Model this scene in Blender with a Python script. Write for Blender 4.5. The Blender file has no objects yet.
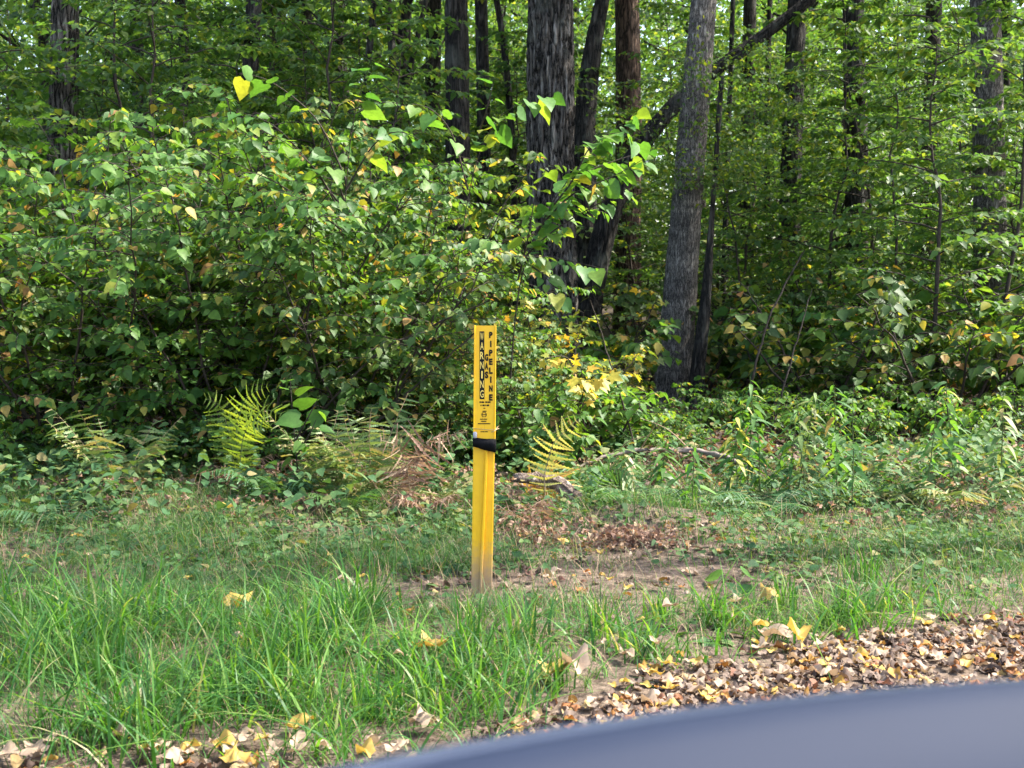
import bpy, math, random
import numpy as np
from mathutils import Vector, Matrix

random.seed(7)
R = np.random.default_rng(11)
SC = bpy.context.scene
COL = SC.collection
PI = math.pi

# ------------------------------------------------------------------ camera model
F = 1250.0; CAMH = 1.35; HOR = 286.0
TH = math.atan((384 - HOR) / F)
cT, sT = math.cos(TH), math.sin(TH)

def ray(px, py):
    dx = (px - 512) / F; dv = (384 - py) / F
    return np.array([dx, cT + dv * sT, -sT + dv * cT])
def at(px, py, Y):
    d = ray(px, py); k = Y / d[1]
    return np.array([d[0] * k, Y, CAMH + d[2] * k])

# ------------------------------------------------------------------ noise
def _hash(ix, iy, iz, seed):
    h = (ix * 374761393 + iy * 668265263 + iz * 2147483647 + seed * 974634777) & 0xFFFFFFFF
    h = ((h ^ (h >> 13)) * 1274126177) & 0xFFFFFFFF
    return ((h ^ (h >> 16)) & 0xFFFFFF) / float(0xFFFFFF)
def vnoise(p, seed=0):
    p = np.asarray(p, float)
    i = np.floor(p).astype(np.int64); f = p - i; f = f * f * (3 - 2 * f)
    out = 0
    for a in (0, 1):
        wa = f[..., 0] if a else 1 - f[..., 0]
        for b in (0, 1):
            wb = f[..., 1] if b else 1 - f[..., 1]
            for c in (0, 1):
                wc = f[..., 2] if c else 1 - f[..., 2]
                out = out + wa * wb * wc * _hash(i[..., 0] + a, i[..., 1] + b, i[..., 2] + c, seed)
    return out
def noise2(x, y, s, seed=0):
    x = np.asarray(x, float); y = np.asarray(y, float)
    return vnoise(np.stack([x * s, y * s, np.zeros_like(x * s + y * s)], -1), seed)

def gz(x, y):
    x = np.asarray(x, float); y = np.asarray(y, float)
    z = 0.07 * (noise2(x, y, 0.9, 1) - .5) + 0.03 * (noise2(x, y, 3.1, 2) - .5)
    amp = np.clip((y - 3.2) / 1.5, 0.15, 1)
    z = z * amp * (1 - np.exp(-((x + .12) ** 2 + (y - 5.41) ** 2) / .25))
    z = z + 0.10 * np.exp(-(((x - .75) / .5) ** 2 + ((y - 7.1) / .3) ** 2))
    z = z + 0.5 * np.clip((y - 14) / 30, 0, 1)
    z = z - 0.012 * np.exp(-((x + .12) ** 2 + (y - 5.41) ** 2) / .1)
    return z
def atg(px, py):
    d = ray(px, py); k = CAMH / -d[2]
    x, y = d[0] * k, d[1] * k
    return np.array([x, y, float(gz(x, y))])

def litter_edge(x):
    return np.interp(x, [-6, -2.5, -.8, -.25, -.04, .29, .69, 1.15, 2.2, 6], [3.36, 3.40, 3.45, 3.40, 3.72, 4.05, 4.43, 4.76, 5.15, 7.5])

# ------------------------------------------------------------------ mesh helpers
def raw_mesh(name, V, loops, totals, mats, smooth=True, midx=None):
    me = bpy.data.meshes.new(name)
    V = np.asarray(V, np.float32); loops = np.asarray(loops, np.int32); totals = np.asarray(totals, np.int32)
    me.vertices.add(len(V)); me.vertices.foreach_set('co', V.ravel())
    me.loops.add(len(loops)); me.loops.foreach_set('vertex_index', loops)
    starts = np.concatenate([[0], np.cumsum(totals)[:-1]]).astype(np.int32)
    me.polygons.add(len(totals)); me.polygons.foreach_set('loop_start', starts)
    try: me.polygons.foreach_set('loop_total', totals)
    except Exception: pass
    me.polygons.foreach_set('use_smooth', np.full(len(totals), smooth, bool))
    if midx is not None: me.polygons.foreach_set('material_index', np.asarray(midx, np.int32))
    for m in (mats if isinstance(mats, (list, tuple)) else [mats]): me.materials.append(m)
    me.update(calc_edges=True)
    return me

class MB:
    def __init__(s): s.V = []; s.L = []; s.T = []; s.n = 0; s.M = []
    def add(s, V, faces, mi=0):
        V = np.asarray(V, float).reshape(-1, 3)
        for f in faces:
            s.L.extend([i + s.n for i in f]); s.T.append(len(f)); s.M.append(mi)
        s.V.append(V); s.n += len(V)
    def addN(s, VN, faces, mi=0):
        """VN (N,k,3): the same face template repeated for every one of N items"""
        VN = np.asarray(VN, float)
        if len(VN) == 0: return
        N, k, _ = VN.shape
        fl = np.concatenate([np.array(f) for f in faces]); tt = np.array([len(f) for f in faces])
        L = (fl[None, :] + (np.arange(N) * k)[:, None] + s.n).ravel()
        s.L.extend(L.tolist()); s.T.extend(np.tile(tt, N).tolist()); s.M.extend([mi] * (N * len(tt)))
        s.V.append(VN.reshape(-1, 3)); s.n += N * k
    def tube(s, P, rad, sides=7, cap=True, mi=0):
        P = np.asarray(P, float); rad = np.broadcast_to(np.asarray(rad, float), (len(P),))
        T = np.gradient(P, axis=0); T /= np.linalg.norm(T, axis=1)[:, None] + 1e-9
        up = np.array([0, 0, 1.]) if abs(T[0][2]) < .9 else np.array([1., 0, 0])
        a = np.cross(T, up); a /= np.linalg.norm(a, axis=1)[:, None] + 1e-9
        b = np.cross(T, a)
        an = np.linspace(0, 2 * PI, sides, endpoint=False)
        V = P[:, None] + rad[:, None, None] * (a[:, None] * np.cos(an)[None, :, None] + b[:, None] * np.sin(an)[None, :, None])
        fs = []
        n = len(P)
        for i in range(n - 1):
            for j in range(sides):
                k = (j + 1) % sides
                fs.append((i * sides + j, i * sides + k, (i + 1) * sides + k, (i + 1) * sides + j))
        if cap:
            fs.append(tuple(range(sides))[::1]); fs.append(tuple((n - 1) * sides + j for j in range(sides))[::-1])
        s.add(V.reshape(-1, 3), fs, mi)
    def box(s, lo, hi, mi=0):
        x0, y0, z0 = lo; x1, y1, z1 = hi
        V = [(x0, y0, z0), (x1, y0, z0), (x1, y1, z0), (x0, y1, z0), (x0, y0, z1), (x1, y0, z1), (x1, y1, z1), (x0, y1, z1)]
        s.add(V, [(0, 3, 2, 1), (4, 5, 6, 7), (0, 1, 5, 4), (1, 2, 6, 5), (2, 3, 7, 6), (3, 0, 4, 7)], mi)
    def mesh(s, name, mats, smooth=True, off=(0, 0, 0)):
        V = np.concatenate(s.V) - np.asarray(off)
        return raw_mesh(name, V, s.L, s.T, mats, smooth, s.M)
    def obj(s, name, mats, parent=None, smooth=True, off=(0, 0, 0), loc=None):
        return link(name, s.mesh(name, mats, smooth, off), parent, loc)

def link(name, me, parent=None, loc=None):
    o = bpy.data.objects.new(name, me); COL.objects.link(o)
    if parent is not None: o.parent = parent
    if loc is not None: o.location = loc
    return o
def tag(o, label=None, cat=None, group=None, kind=None):
    if label: o['label'] = label
    if cat: o['category'] = cat
    if group: o['group'] = group
    if kind: o['kind'] = kind
    return o
def empty(name, loc, label, cat, group=None, rz=0):
    o = bpy.data.objects.new(name, None); COL.objects.link(o)
    o.empty_display_size = .2
    o.location = loc; o.rotation_euler = (0, 0, rz)
    return tag(o, label, cat, group)
def dup(root, loc, rz=0, sc=1.0, label=None, group=None, tilt=(0, 0)):
    r = root.copy(); COL.objects.link(r); r.location = loc; r.rotation_euler = (tilt[0], tilt[1], rz)
    r.scale = (sc, sc, sc) if np.isscalar(sc) else sc
    if label: r['label'] = label
    if group: r['group'] = group
    for ch in list(root.children):
        c = ch.copy(); COL.objects.link(c); c.parent = r
        for g in list(ch.children):
            d = g.copy(); COL.objects.link(d); d.parent = c
    return r

# ------------------------------------------------------------------ leaf templates (x along midrib, y across, z normal)
def ovate(w=.36, fold=.10, droop=.18, st=(.16, .42, .74), ws=(.78, 1, .55)):
    V = [(0, 0, 0)]
    for t, k in zip(st, ws):
        zz = -droop * t * t
        V += [(t - .03, w * k, zz + fold * k), (t, 0, zz), (t - .03, -w * k, zz + fold * k)]
    V += [(1, 0, -droop)]
    n = len(V)
    fs = [(0, 2, 1), (0, 3, 2)]
    for i in range(len(st) - 1):
        a = 1 + 3 * i; b = a + 3
        fs += [(a, a + 1, b + 1, b), (a + 1, a + 2, b + 2, b + 1)]
    a = n - 4
    fs += [(a, a + 1, n - 1), (a + 1, a + 2, n - 1)]
    return np.array(V), fs
OV = ovate()
HEART = (lambda: (np.array([(.06, 0, 0), (-.06, .20, .05), (.10, .42, .09), (.36, .44, .08), (.70, .24, .0), (1, 0, -.2), (.70, -.24, .0), (.36, -.44, .08), (.10, -.42, .09), (-.06, -.20, .05), (.4, 0, -.03), (.72, 0, -.1)]),
        [(0, 2, 1), (0, 10, 3, 2), (10, 11, 4, 3), (11, 5, 4), (0, 9, 8), (0, 8, 7, 10), (10, 7, 6, 11), (11, 6, 5)]))()
SIMPLE = (np.array([(0, 0, 0), (.36, .33, .09), (.42, 0, -.02), (.36, -.33, .09), (1, 0, -.16)]), [(0, 2, 1), (0, 3, 2), (1, 2, 4), (2, 3, 4)])
LANCE = ovate(.11, .03, .45)
def maple():
    ang = [-150, -118, -95, -62, -40, -22, 0, 22, 40, 62, 95, 118, 150]
    rr = [.30, .50, .30, .66, .38, .50, .80, .50, .38, .66, .30, .50, .30]
    V = [(.12, 0, 0)]
    for a, r in zip(ang, rr):
        a = math.radians(a)
        V.append((.25 + r * math.cos(a), r * math.sin(a), .10 * abs(math.sin(a)) * r - .18 * (r * r)))
    return np.array(V), [(0, i, i + 1) for i in range(1, len(ang))]
MAPLE = maple()
def curled(tpl, cy, cx, tw):
    V = tpl[0].copy()
    V[:, 2] = cy * (V[:, 1] ** 2) * 2.2 + cx * ((V[:, 0] - .5) ** 2) * 1.6 + tw * V[:, 0] * V[:, 1]
    return V, tpl[1]

def norm(a): return a / (np.linalg.norm(a, axis=-1, keepdims=True) + 1e-9)
def place(tpl, P, Fw, U, s):
    """leaf template at points P, forward Fw, normal ~U, size s"""
    V = tpl[0]
    Fw = norm(np.asarray(Fw, float)); U = np.asarray(U, float)
    S = norm(np.cross(U, Fw)); U = np.cross(Fw, S)
    s = np.broadcast_to(np.asarray(s, float), (len(P),))
    return np.asarray(P)[:, None] + s[:, None, None] * (V[None, :, 0:1] * Fw[:, None] + V[None, :, 1:2] * S[:, None] + V[None, :, 2:3] * U[:, None])
def rnd_dirs(n, up=1.0, spread=.6):
    U = R.normal(0, spread, (n, 3)); U[:, 2] += up
    return norm(U)

# ------------------------------------------------------------------ materials
def nt(name):
    m = bpy.data.materials.new(name); m.use_nodes = True
    t = m.node_tree; t.nodes.clear()
    return m, t, t.nodes, t.links
def ramp(N, stops, interp='LINEAR'):
    r = N.new('ShaderNodeValToRGB'); e = r.color_ramp.elements
    r.color_ramp.interpolation = interp
    while len(e) < len(stops): e.new(.5)
    for q, (p, c) in zip(e, stops): q.position = p; q.color = (*c, 1)
    return r

def leaf_mat(name, stops, trans=.42, tint=(1.5, 1.35, .5), rough=.5, spec=.38, veins=True):
    m, t, N, L = nt(name)
    g = N.new('ShaderNodeNewGeometry'); oi = N.new('ShaderNodeObjectInfo')
    ad = N.new('ShaderNodeMath'); ad.operation = 'MULTIPLY_ADD'; ad.inputs[1].default_value = .12
    L.new(oi.outputs['Random'], ad.inputs[0]); L.new(g.outputs['Random Per Island'], ad.inputs[2])
    fr = N.new('ShaderNodeMath'); fr.operation = 'FRACT'; L.new(ad.outputs[0], fr.inputs[0])
    r = ramp(N, stops); L.new(fr.outputs[0], r.inputs[0])
    tc = N.new('ShaderNodeTexCoord'); no = N.new('ShaderNodeTexNoise'); no.inputs['Scale'].default_value = 45; no.inputs['Detail'].default_value = 3
    L.new(tc.outputs['Object'], no.inputs['Vector'])
    mx = N.new('ShaderNodeMix'); mx.data_type = 'RGBA'; mx.blend_type = 'MULTIPLY'; mx.inputs[0].default_value = .55
    r2 = ramp(N, [(.3, (.55, .55, .5)), (.7, (1.15, 1.15, 1.1))]); L.new(no.outputs['Fac'], r2.inputs[0])
    L.new(r.outputs[0], mx.inputs[6]); L.new(r2.outputs[0], mx.inputs[7])
    p = N.new('ShaderNodeBsdfPrincipled'); p.inputs['Roughness'].default_value = rough; p.inputs['Specular IOR Level'].default_value = spec
    L.new(mx.outputs[2], p.inputs['Base Color'])
    tr = N.new('ShaderNodeBsdfTranslucent')
    tm = N.new('ShaderNodeMix'); tm.data_type = 'RGBA'; tm.blend_type = 'MULTIPLY'; tm.inputs[0].default_value = 1
    tm.inputs[7].default_value = (*tint, 1); L.new(mx.outputs[2], tm.inputs[6]); L.new(tm.outputs[2], tr.inputs['Color'])
    ms = N.new('ShaderNodeMixShader'); ms.inputs[0].default_value = trans
    L.new(p.outputs[0], ms.inputs[1]); L.new(tr.outputs[0], ms.inputs[2])
    o = N.new('ShaderNodeOutputMaterial'); L.new(ms.outputs[0], o.inputs[0])
    return m

def bark_mat(name, c0, c1, c2, scale=6, stretch=.16, bump=.8, dist=.02, bands=False, moss=0.0):
    m, t, N, L = nt(name)
    tc = N.new('ShaderNodeTexCoord'); mp = N.new('ShaderNodeMapping'); mp.inputs['Scale'].default_value = (1, 1, stretch)
    L.new(tc.outputs['Object'], mp.inputs[0])
    n1 = N.new('ShaderNodeTexNoise'); n1.inputs['Scale'].default_value = scale * 3; n1.inputs['Detail'].default_value = 6; n1.inputs['Roughness'].default_value = .62
    L.new(mp.outputs[0], n1.inputs['Vector'])
    vo = N.new('ShaderNodeTexVoronoi'); vo.feature = 'DISTANCE_TO_EDGE'; vo.inputs['Scale'].default_value = scale * 2.6
    wp = N.new('ShaderNodeMix'); wp.data_type = 'VECTOR'; wp.inputs[0].default_value = .12
    L.new(mp.outputs[0], wp.inputs[4]); L.new(n1.outputs['Color'], wp.inputs[5]); L.new(wp.outputs[1], vo.inputs['Vector'])
    n2 = N.new('ShaderNodeTexNoise'); n2.inputs['Scale'].default_value = 2.2; n2.inputs['Detail'].default_value = 4
    L.new(tc.outputs['Object'], n2.inputs['Vector'])
    rc = ramp(N, [(.04, c0), (.30, c1), (.55, c1), (.95, c2)])
    mm = N.new('ShaderNodeMapRange'); mm.inputs[1].default_value = .02; mm.inputs[2].default_value = .34; L.new(vo.outputs['Distance'], mm.inputs[0])
    m2 = N.new('ShaderNodeMapRange'); m2.inputs[1].default_value = .3; m2.inputs[2].default_value = .7; m2.inputs[3].default_value = .35; m2.inputs[4].default_value = 1.35; L.new(n1.outputs['Fac'], m2.inputs[0])
    m3 = N.new('ShaderNodeMath'); m3.operation = 'MULTIPLY'; L.new(mm.outputs[0], m3.inputs[0]); L.new(m2.outputs[0], m3.inputs[1])
    L.new(m3.outputs[0], rc.inputs[0])
    mx = N.new('ShaderNodeMix'); mx.data_type = 'RGBA'; mx.blend_type = 'MULTIPLY'; mx.inputs[0].default_value = .7
    r2 = ramp(N, [(.3, (.6, .6, .6)), (.7, (1.2, 1.2, 1.2))]); L.new(n2.outputs['Fac'], r2.inputs[0])
    L.new(rc.outputs[0], mx.inputs[6]); L.new(r2.outputs[0], mx.inputs[7])
    colr = mx.outputs[2]; hgt = m3.outputs[0]
    if bands:
        mp2 = N.new('ShaderNodeMapping'); mp2.inputs['Scale'].default_value = (1.6, 1.6, 5.5); L.new(tc.outputs['Object'], mp2.inputs[0])
        n3 = N.new('ShaderNodeTexNoise'); n3.inputs['Scale'].default_value = 1.0; n3.inputs['Detail'].default_value = 5; n3.inputs['Roughness'].default_value = .7; L.new(mp2.outputs[0], n3.inputs['Vector'])
        r3 = ramp(N, [(.36, (.62, .6, .59)), (.5, (1, 1, 1)), (.66, (1.7, 1.65, 1.55))]); L.new(n3.outputs['Fac'], r3.inputs[0])
        m4 = N.new('ShaderNodeMix'); m4.data_type = 'RGBA'; m4.blend_type = 'MULTIPLY'; m4.inputs[0].default_value = .9
        L.new(colr, m4.inputs[6]); L.new(r3.outputs[0], m4.inputs[7]); colr = m4.outputs[2]
    if moss > 0:
        n5 = N.new('ShaderNodeTexNoise'); n5.inputs['Scale'].default_value = 3.5; n5.inputs['Detail'].default_value = 6; L.new(tc.outputs['Object'], n5.inputs['Vector'])
        r5 = ramp(N, [(.55, (0, 0, 0)), (.68, (moss, moss, moss))]); L.new(n5.outputs['Fac'], r5.inputs[0])
        m6 = N.new('ShaderNodeMix'); m6.data_type = 'RGBA'; L.new(r5.outputs[0], m6.inputs[0]); L.new(colr, m6.inputs[6]); m6.inputs[7].default_value = (.20, .21, .17, 1); colr = m6.outputs[2]
    b = N.new('ShaderNodeBump'); b.inputs['Strength'].default_value = bump; b.inputs['Distance'].default_value = dist; L.new(hgt, b.inputs['Height'])
    p = N.new('ShaderNodeBsdfPrincipled'); p.inputs['Roughness'].default_value = .9; p.inputs['Specular IOR Level'].default_value = .2
    L.new(colr, p.inputs['Base Color']); L.new(b.outputs[0], p.inputs['Normal'])
    o = N.new('ShaderNodeOutputMaterial'); L.new(p.outputs[0], o.inputs[0])
    return m

def plain(name, c, rough=.5, spec=.5, metal=0, nscale=30, namt=.15, bump=0.0):
    m, t, N, L = nt(name)
    tc = N.new('ShaderNodeTexCoord'); no = N.new('ShaderNodeTexNoise'); no.inputs['Scale'].default_value = nscale; no.inputs['Detail'].default_value = 5
    L.new(tc.outputs['Object'], no.inputs['Vector'])
    r = ramp(N, [(.3, tuple(x * (1 - namt) for x in c)), (.7, tuple(min(1, x * (1 + namt)) for x in c))]); L.new(no.outputs['Fac'], r.inputs[0])
    p = N.new('ShaderNodeBsdfPrincipled'); p.inputs['Roughness'].default_value = rough; p.inputs['Specular IOR Level'].default_value = spec; p.inputs['Metallic'].default_value = metal
    L.new(r.outputs[0], p.inputs['Base Color'])
    if bump:
        b = N.new('ShaderNodeBump'); b.inputs['Strength'].default_value = bump; b.inputs['Distance'].default_value = .01; L.new(no.outputs['Fac'], b.inputs['Height']); L.new(b.outputs[0], p.inputs['Normal'])
    o = N.new('ShaderNodeOutputMaterial'); L.new(p.outputs[0], o.inputs[0])
    return m

GREEN = [(0, (.045, .118, .026)), (.45, (.075, .175, .034)), (.80, (.11, .215, .036)), (.93, (.18, .27, .04)), (.97, (.30, .29, .05)), (.99, (.40, .27, .09)), (1, (.33, .17, .08))]
M_shrub = leaf_mat('shrub_leaf', GREEN, .5, rough=.5, spec=.28)
M_shrub2 = leaf_mat('mixed_shrub_leaf', [(0, (.045, .095, .03)), (.55, (.08, .15, .04)), (.80, (.15, .20, .04)), (.91, (.33, .29, .05)), (.97, (.43, .28, .09)), (1, (.36, .18, .08))], .5, rough=.5, spec=.28)
M_yel = leaf_mat('yellowing_leaf', [(0, (.07, .13, .03)), (.40, (.13, .19, .035)), (.68, (.27, .29, .05)), (.88, (.46, .38, .05)), (1, (.46, .27, .06))], .45)
M_yel2 = leaf_mat('bright_yellow_leaf', [(0, (.16, .22, .04)), (.4, (.40, .34, .045)), (1, (.47, .30, .05))], .42)
M_lin = leaf_mat('broad_sapling_leaf', [(0, (.05, .15, .035)), (.6, (.09, .21, .04)), (.92, (.19, .29, .045)), (.98, (.34, .33, .05)), (1, (.42, .27, .08))], .5)
M_wood = leaf_mat('woodland_leaf', [(0, (.05, .11, .034)), (.5, (.078, .158, .044)), (.88, (.125, .20, .045)), (1, (.23, .25, .05))], .52, tint=(1.5, 1.5, .55))
M_can = leaf_mat('canopy_leaf', [(0, (.04, .09, .022)), (.7, (.07, .13, .028)), (1, (.15, .18, .03))], .5, tint=(1.6, 1.45, .42))
M_fern = leaf_mat('fern_green', [(0, (.05, .14, .035)), (1, (.09, .19, .04))], .42)
M_ferng = leaf_mat('fern_yellow_green', [(0, (.14, .24, .04)), (1, (.26, .34, .05))], .5)
M_fernd = leaf_mat('fern_dark_green', [(0, (.035, .10, .04)), (1, (.06, .14, .05))], .35)
M_ferny = leaf_mat('fern_yellow', [(0, (.46, .45, .12)), (1, (.60, .52, .16))], .42, tint=(1.3, 1.2, .6))
M_ferno = leaf_mat('fern_golden', [(0, (.48, .27, .05)), (1, (.55, .36, .08))], .4, tint=(1.3, 1.1, .6))
M_fernb = leaf_mat('fern_brown', [(0, (.13, .07, .05)), (.5, (.27, .165, .12)), (1, (.44, .32, .21))], .3, tint=(1.2, 1, .7), rough=.8)
M_fernm = leaf_mat('fern_fading', [(0, (.085, .17, .05)), (.55, (.16, .22, .07)), (1, (.30, .25, .10))], .35, tint=(1.2, 1.1, .6))
M_grass = leaf_mat('grass_blade', [(0, (.035, .10, .032)), (.5, (.06, .15, .042)), (.84, (.09, .19, .045)), (.94, (.16, .22, .06)), (1, (.36, .31, .18))], .4, tint=(1.5, 1.45, .45), rough=.5, spec=.25)
M_long = leaf_mat('long_grass_blade', [(0, (.028, .10, .026)), (.5, (.06, .175, .034)), (.94, (.14, .27, .045)), (1, (.40, .36, .20))], .46, tint=(1.45, 1.4, .4), rough=.45, spec=.3)
M_cover = leaf_mat('ground_cover_leaf', [(0, (.04, .105, .04)), (.6, (.075, .15, .055)), (.9, (.12, .18, .06)), (1, (.24, .20, .09))], .36, rough=.6, spec=.2)
M_litter = leaf_mat('leaf_litter', [(0, (.045, .027, .02)), (.25, (.10, .062, .045)), (.5, (.20, .145, .112)), (.72, (.30, .235, .18)), (.82, (.36, .23, .05)), (.9, (.30, .12, .03)), (1, (.15, .075, .06))], .22, tint=(1.15, 1, .75), rough=.7, spec=.3)
M_fallY = leaf_mat('fallen_yellow_leaf', [(0, (.42, .26, .04)), (.6, (.46, .33, .08)), (1, (.38, .16, .04))], .3, tint=(1.1, 1, .6), rough=.6)
M_fallP = leaf_mat('fallen_pale_leaf', [(0, (.30, .205, .15)), (.6, (.38, .28, .20)), (1, (.22, .13, .10))], .25, tint=(1.1, 1, .8), rough=.7)
M_stem = plain('twig_bark', (.045, .035, .028), .85, .2, nscale=40, namt=.4, bump=.4)
M_gstem = plain('green_stem', (.09, .12, .04), .7, .3)
M_dstem = plain('dry_stem', (.24, .17, .10), .8, .3, namt=.35)
B_oak = bark_mat('oak_bark', (.006, .005, .004), (.12, .105, .09), (.34, .31, .27), 6, .13, 1.0, .03, moss=.3)
B_dark = bark_mat('dark_bark', (.010, .009, .008), (.042, .036, .030), (.10, .09, .078), 6, .16, 1.0, .03, moss=.25)
B_grey = bark_mat('grey_bark', (.032, .028, .025), (.145, .130, .115), (.29, .265, .235), 12, .2, .8, .012, bands=True)
B_red = bark_mat('red_bark', (.02, .013, .010), (.095, .060, .044), (.19, .125, .09), 6, .16, 1.0, .03)

# ------------------------------------------------------------------ world, sun, camera
EL = math.radians(52); AZ = math.radians(80)        # sun stands behind the wood, to the right
sd = Vector((math.sin(AZ) * math.cos(EL), math.cos(AZ) * math.cos(EL), math.sin(EL)))
w = bpy.data.worlds.new('World'); SC.world = w; w.use_nodes = True
wn = w.node_tree.nodes; wl = w.node_tree.links; wn.clear()
sk = wn.new('ShaderNodeTexSky'); sk.sky_type = 'NISHITA'; sk.sun_disc = False
sk.sun_elevation = EL; sk.sun_rotation = AZ
sk.air_density = 1.0; sk.dust_density = 3.0; sk.ozone_density = .4
bg = wn.new('ShaderNodeBackground'); bg.inputs[1].default_value = .15
wo = wn.new('ShaderNodeOutputWorld'); wl.new(sk.outputs[0], bg.inputs[0]); wl.new(bg.outputs[0], wo.inputs[0])
sl = bpy.data.lights.new('sun', 'SUN'); sl.energy = 3.6; sl.angle = math.radians(.53); sl.color = (1, .95, .86)
so = bpy.data.objects.new('sun', sl); COL.objects.link(so); so.rotation_euler = sd.to_track_quat('Z', 'Y').to_euler(); so.location = sd * 60
cam = bpy.data.cameras.new('camera'); co = bpy.data.objects.new('camera', cam); COL.objects.link(co)
co.location = (0, 0, CAMH); co.rotation_euler = (PI / 2 - TH, 0, 0)
cam.sensor_width = 36; cam.lens = F / 1024 * 36; cam.clip_start = .05; cam.clip_end = 2000
cam.dof.use_dof = True; cam.dof.focus_distance = 6.5; cam.dof.aperture_fstop = 7.0
SC.camera = co
vs = SC.view_settings; vs.view_transform = 'Standard'; vs.look = 'None'; vs.exposure = 2.2; vs.gamma = 1
SC.cycles.max_bounces = 6; SC.cycles.diffuse_bounces = 4; SC.cycles.glossy_bounces = 2; SC.cycles.transmission_bounces = 4
SC.cycles.use_denoising = True; SC.cycles.adaptive_threshold = .015
SC.cycles.sample_clamp_indirect = 6

# ------------------------------------------------------------------ ground and road
def ground():
    xs = np.concatenate([[-400, -120, -40, -18], np.arange(-10, 10.01, .1), [18, 40, 120, 400]])
    ys = np.concatenate([[-300, -80, -20, -6, 0, 2], np.arange(2.6, 16, .1), np.arange(16, 60, 2.0), [90, 200, 600]])
    X, Y = np.meshgrid(xs, ys); Z = gz(X, Y)
    V = np.stack([X, Y, Z], -1).reshape(-1, 3); nx = len(xs); ny = len(ys)
    i = np.arange(ny - 1)[:, None] * nx + np.arange(nx - 1)[None]
    Fq = np.stack([i, i + 1, i + nx + 1, i + nx], -1).reshape(-1)
    m, t, N, L = nt('forest_soil')
    tc = N.new('ShaderNodeTexCoord')
    def noi(s, d, rgh=.6):
        n = N.new('ShaderNodeTexNoise'); n.inputs['Scale'].default_value = s; n.inputs['Detail'].default_value = d; n.inputs['Roughness'].default_value = rgh
        L.new(tc.outputs['Object'], n.inputs['Vector']); return n
    a = noi(2.2, 8); b = noi(26, 8, .7); c = noi(90, 4)
    r = ramp(N, [(.25, (.04, .029, .022)), (.45, (.12, .088, .066)), (.60, (.225, .172, .132)), (.8, (.33, .265, .20))]); L.new(b.outputs['Fac'], r.inputs[0])
    r2 = ramp(N, [(.35, (.5, .5, .48)), (.65, (1.05, 1.03, 1.0))]); L.new(a.outputs['Fac'], r2.inputs[0])
    mx = N.new('ShaderNodeMix'); mx.data_type = 'RGBA'; mx.blend_type = 'MULTIPLY'; mx.inputs[0].default_value = .8
    L.new(r.outputs[0], mx.inputs[6]); L.new(r2.outputs[0], mx.inputs[7])
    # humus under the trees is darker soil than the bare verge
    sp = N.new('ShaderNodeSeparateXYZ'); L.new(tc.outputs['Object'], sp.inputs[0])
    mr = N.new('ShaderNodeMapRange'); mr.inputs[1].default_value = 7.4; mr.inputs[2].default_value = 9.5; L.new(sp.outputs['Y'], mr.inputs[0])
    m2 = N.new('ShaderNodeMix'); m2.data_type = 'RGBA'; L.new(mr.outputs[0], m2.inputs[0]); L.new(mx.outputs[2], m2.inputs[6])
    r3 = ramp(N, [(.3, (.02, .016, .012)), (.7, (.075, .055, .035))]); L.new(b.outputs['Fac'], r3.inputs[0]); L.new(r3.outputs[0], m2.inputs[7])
    bm = N.new('ShaderNodeBump'); bm.inputs['Strength'].default_value = .9; bm.inputs['Distance'].default_value = .03; L.new(b.outputs['Fac'], bm.inputs['Height'])
    p = N.new('ShaderNodeBsdfPrincipled'); p.inputs['Roughness'].default_value = .95; p.inputs['Specular IOR Level'].default_value = .15
    L.new(m2.outputs[2], p.inputs['Base Color']); L.new(bm.outputs[0], p.inputs['Normal'])
    o = N.new('ShaderNodeOutputMaterial'); L.new(p.outputs[0], o.inputs[0])
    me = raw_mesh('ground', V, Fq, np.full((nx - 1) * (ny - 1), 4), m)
    tag(link('ground', me), kind='structure')
ground()

def road():
    m, t, N, L = nt('worn_asphalt')
    tc = N.new('ShaderNodeTexCoord'); n = N.new('ShaderNodeTexNoise'); n.inputs['Scale'].default_value = 120; n.inputs['Detail'].default_value = 6; L.new(tc.outputs['Object'], n.inputs['Vector'])
    r = ramp(N, [(.3, (.03, .03, .031)), (.7, (.085, .083, .08))]); L.new(n.outputs['Fac'], r.inputs[0])
    p = N.new('ShaderNodeBsdfPrincipled'); p.inputs['Roughness'].default_value = .9; L.new(r.outputs[0], p.inputs['Base Color'])
    b = N.new('ShaderNodeBump'); b.inputs['Strength'].default_value = .5; b.inputs['Distance'].default_value = .01; L.new(n.outputs['Fac'], b.inputs['Height']); L.new(b.outputs[0], p.inputs['Normal'])
    o = N.new('ShaderNodeOutputMaterial'); L.new(p.outputs[0], o.inputs[0])
    # a strip of road running along the verge, gently cambered, 4-6 cm above the soil
    xs = np.linspace(-40, 40, 161); mb = MB()
    e = np.array([np.interp(x, [-40, -2.5, -.9, .0, 1.15, 6, 40], [2.0, 2.5, 2.6, 2.75, 3.6, 6.2, 28]) - .12 for x in xs])
    V = []
    for x, y in zip(xs, e):
        for k, (d, z) in enumerate(((0, -.02), (.08, .034), (3.0, .08), (6.0, .034), (6.1, -.02))):
            V.append((x + d * .45, y - d * .9, z))
    fs = []
    for i in range(len(xs) - 1):
        for k in range(4): fs.append((i * 5 + k, i * 5 + k + 1, (i + 1) * 5 + k + 1, (i + 1) * 5 + k))
    mb.add(V, [f[::-1] for f in fs])
    tag(mb.obj('road', m), kind='structure')
road()

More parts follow.
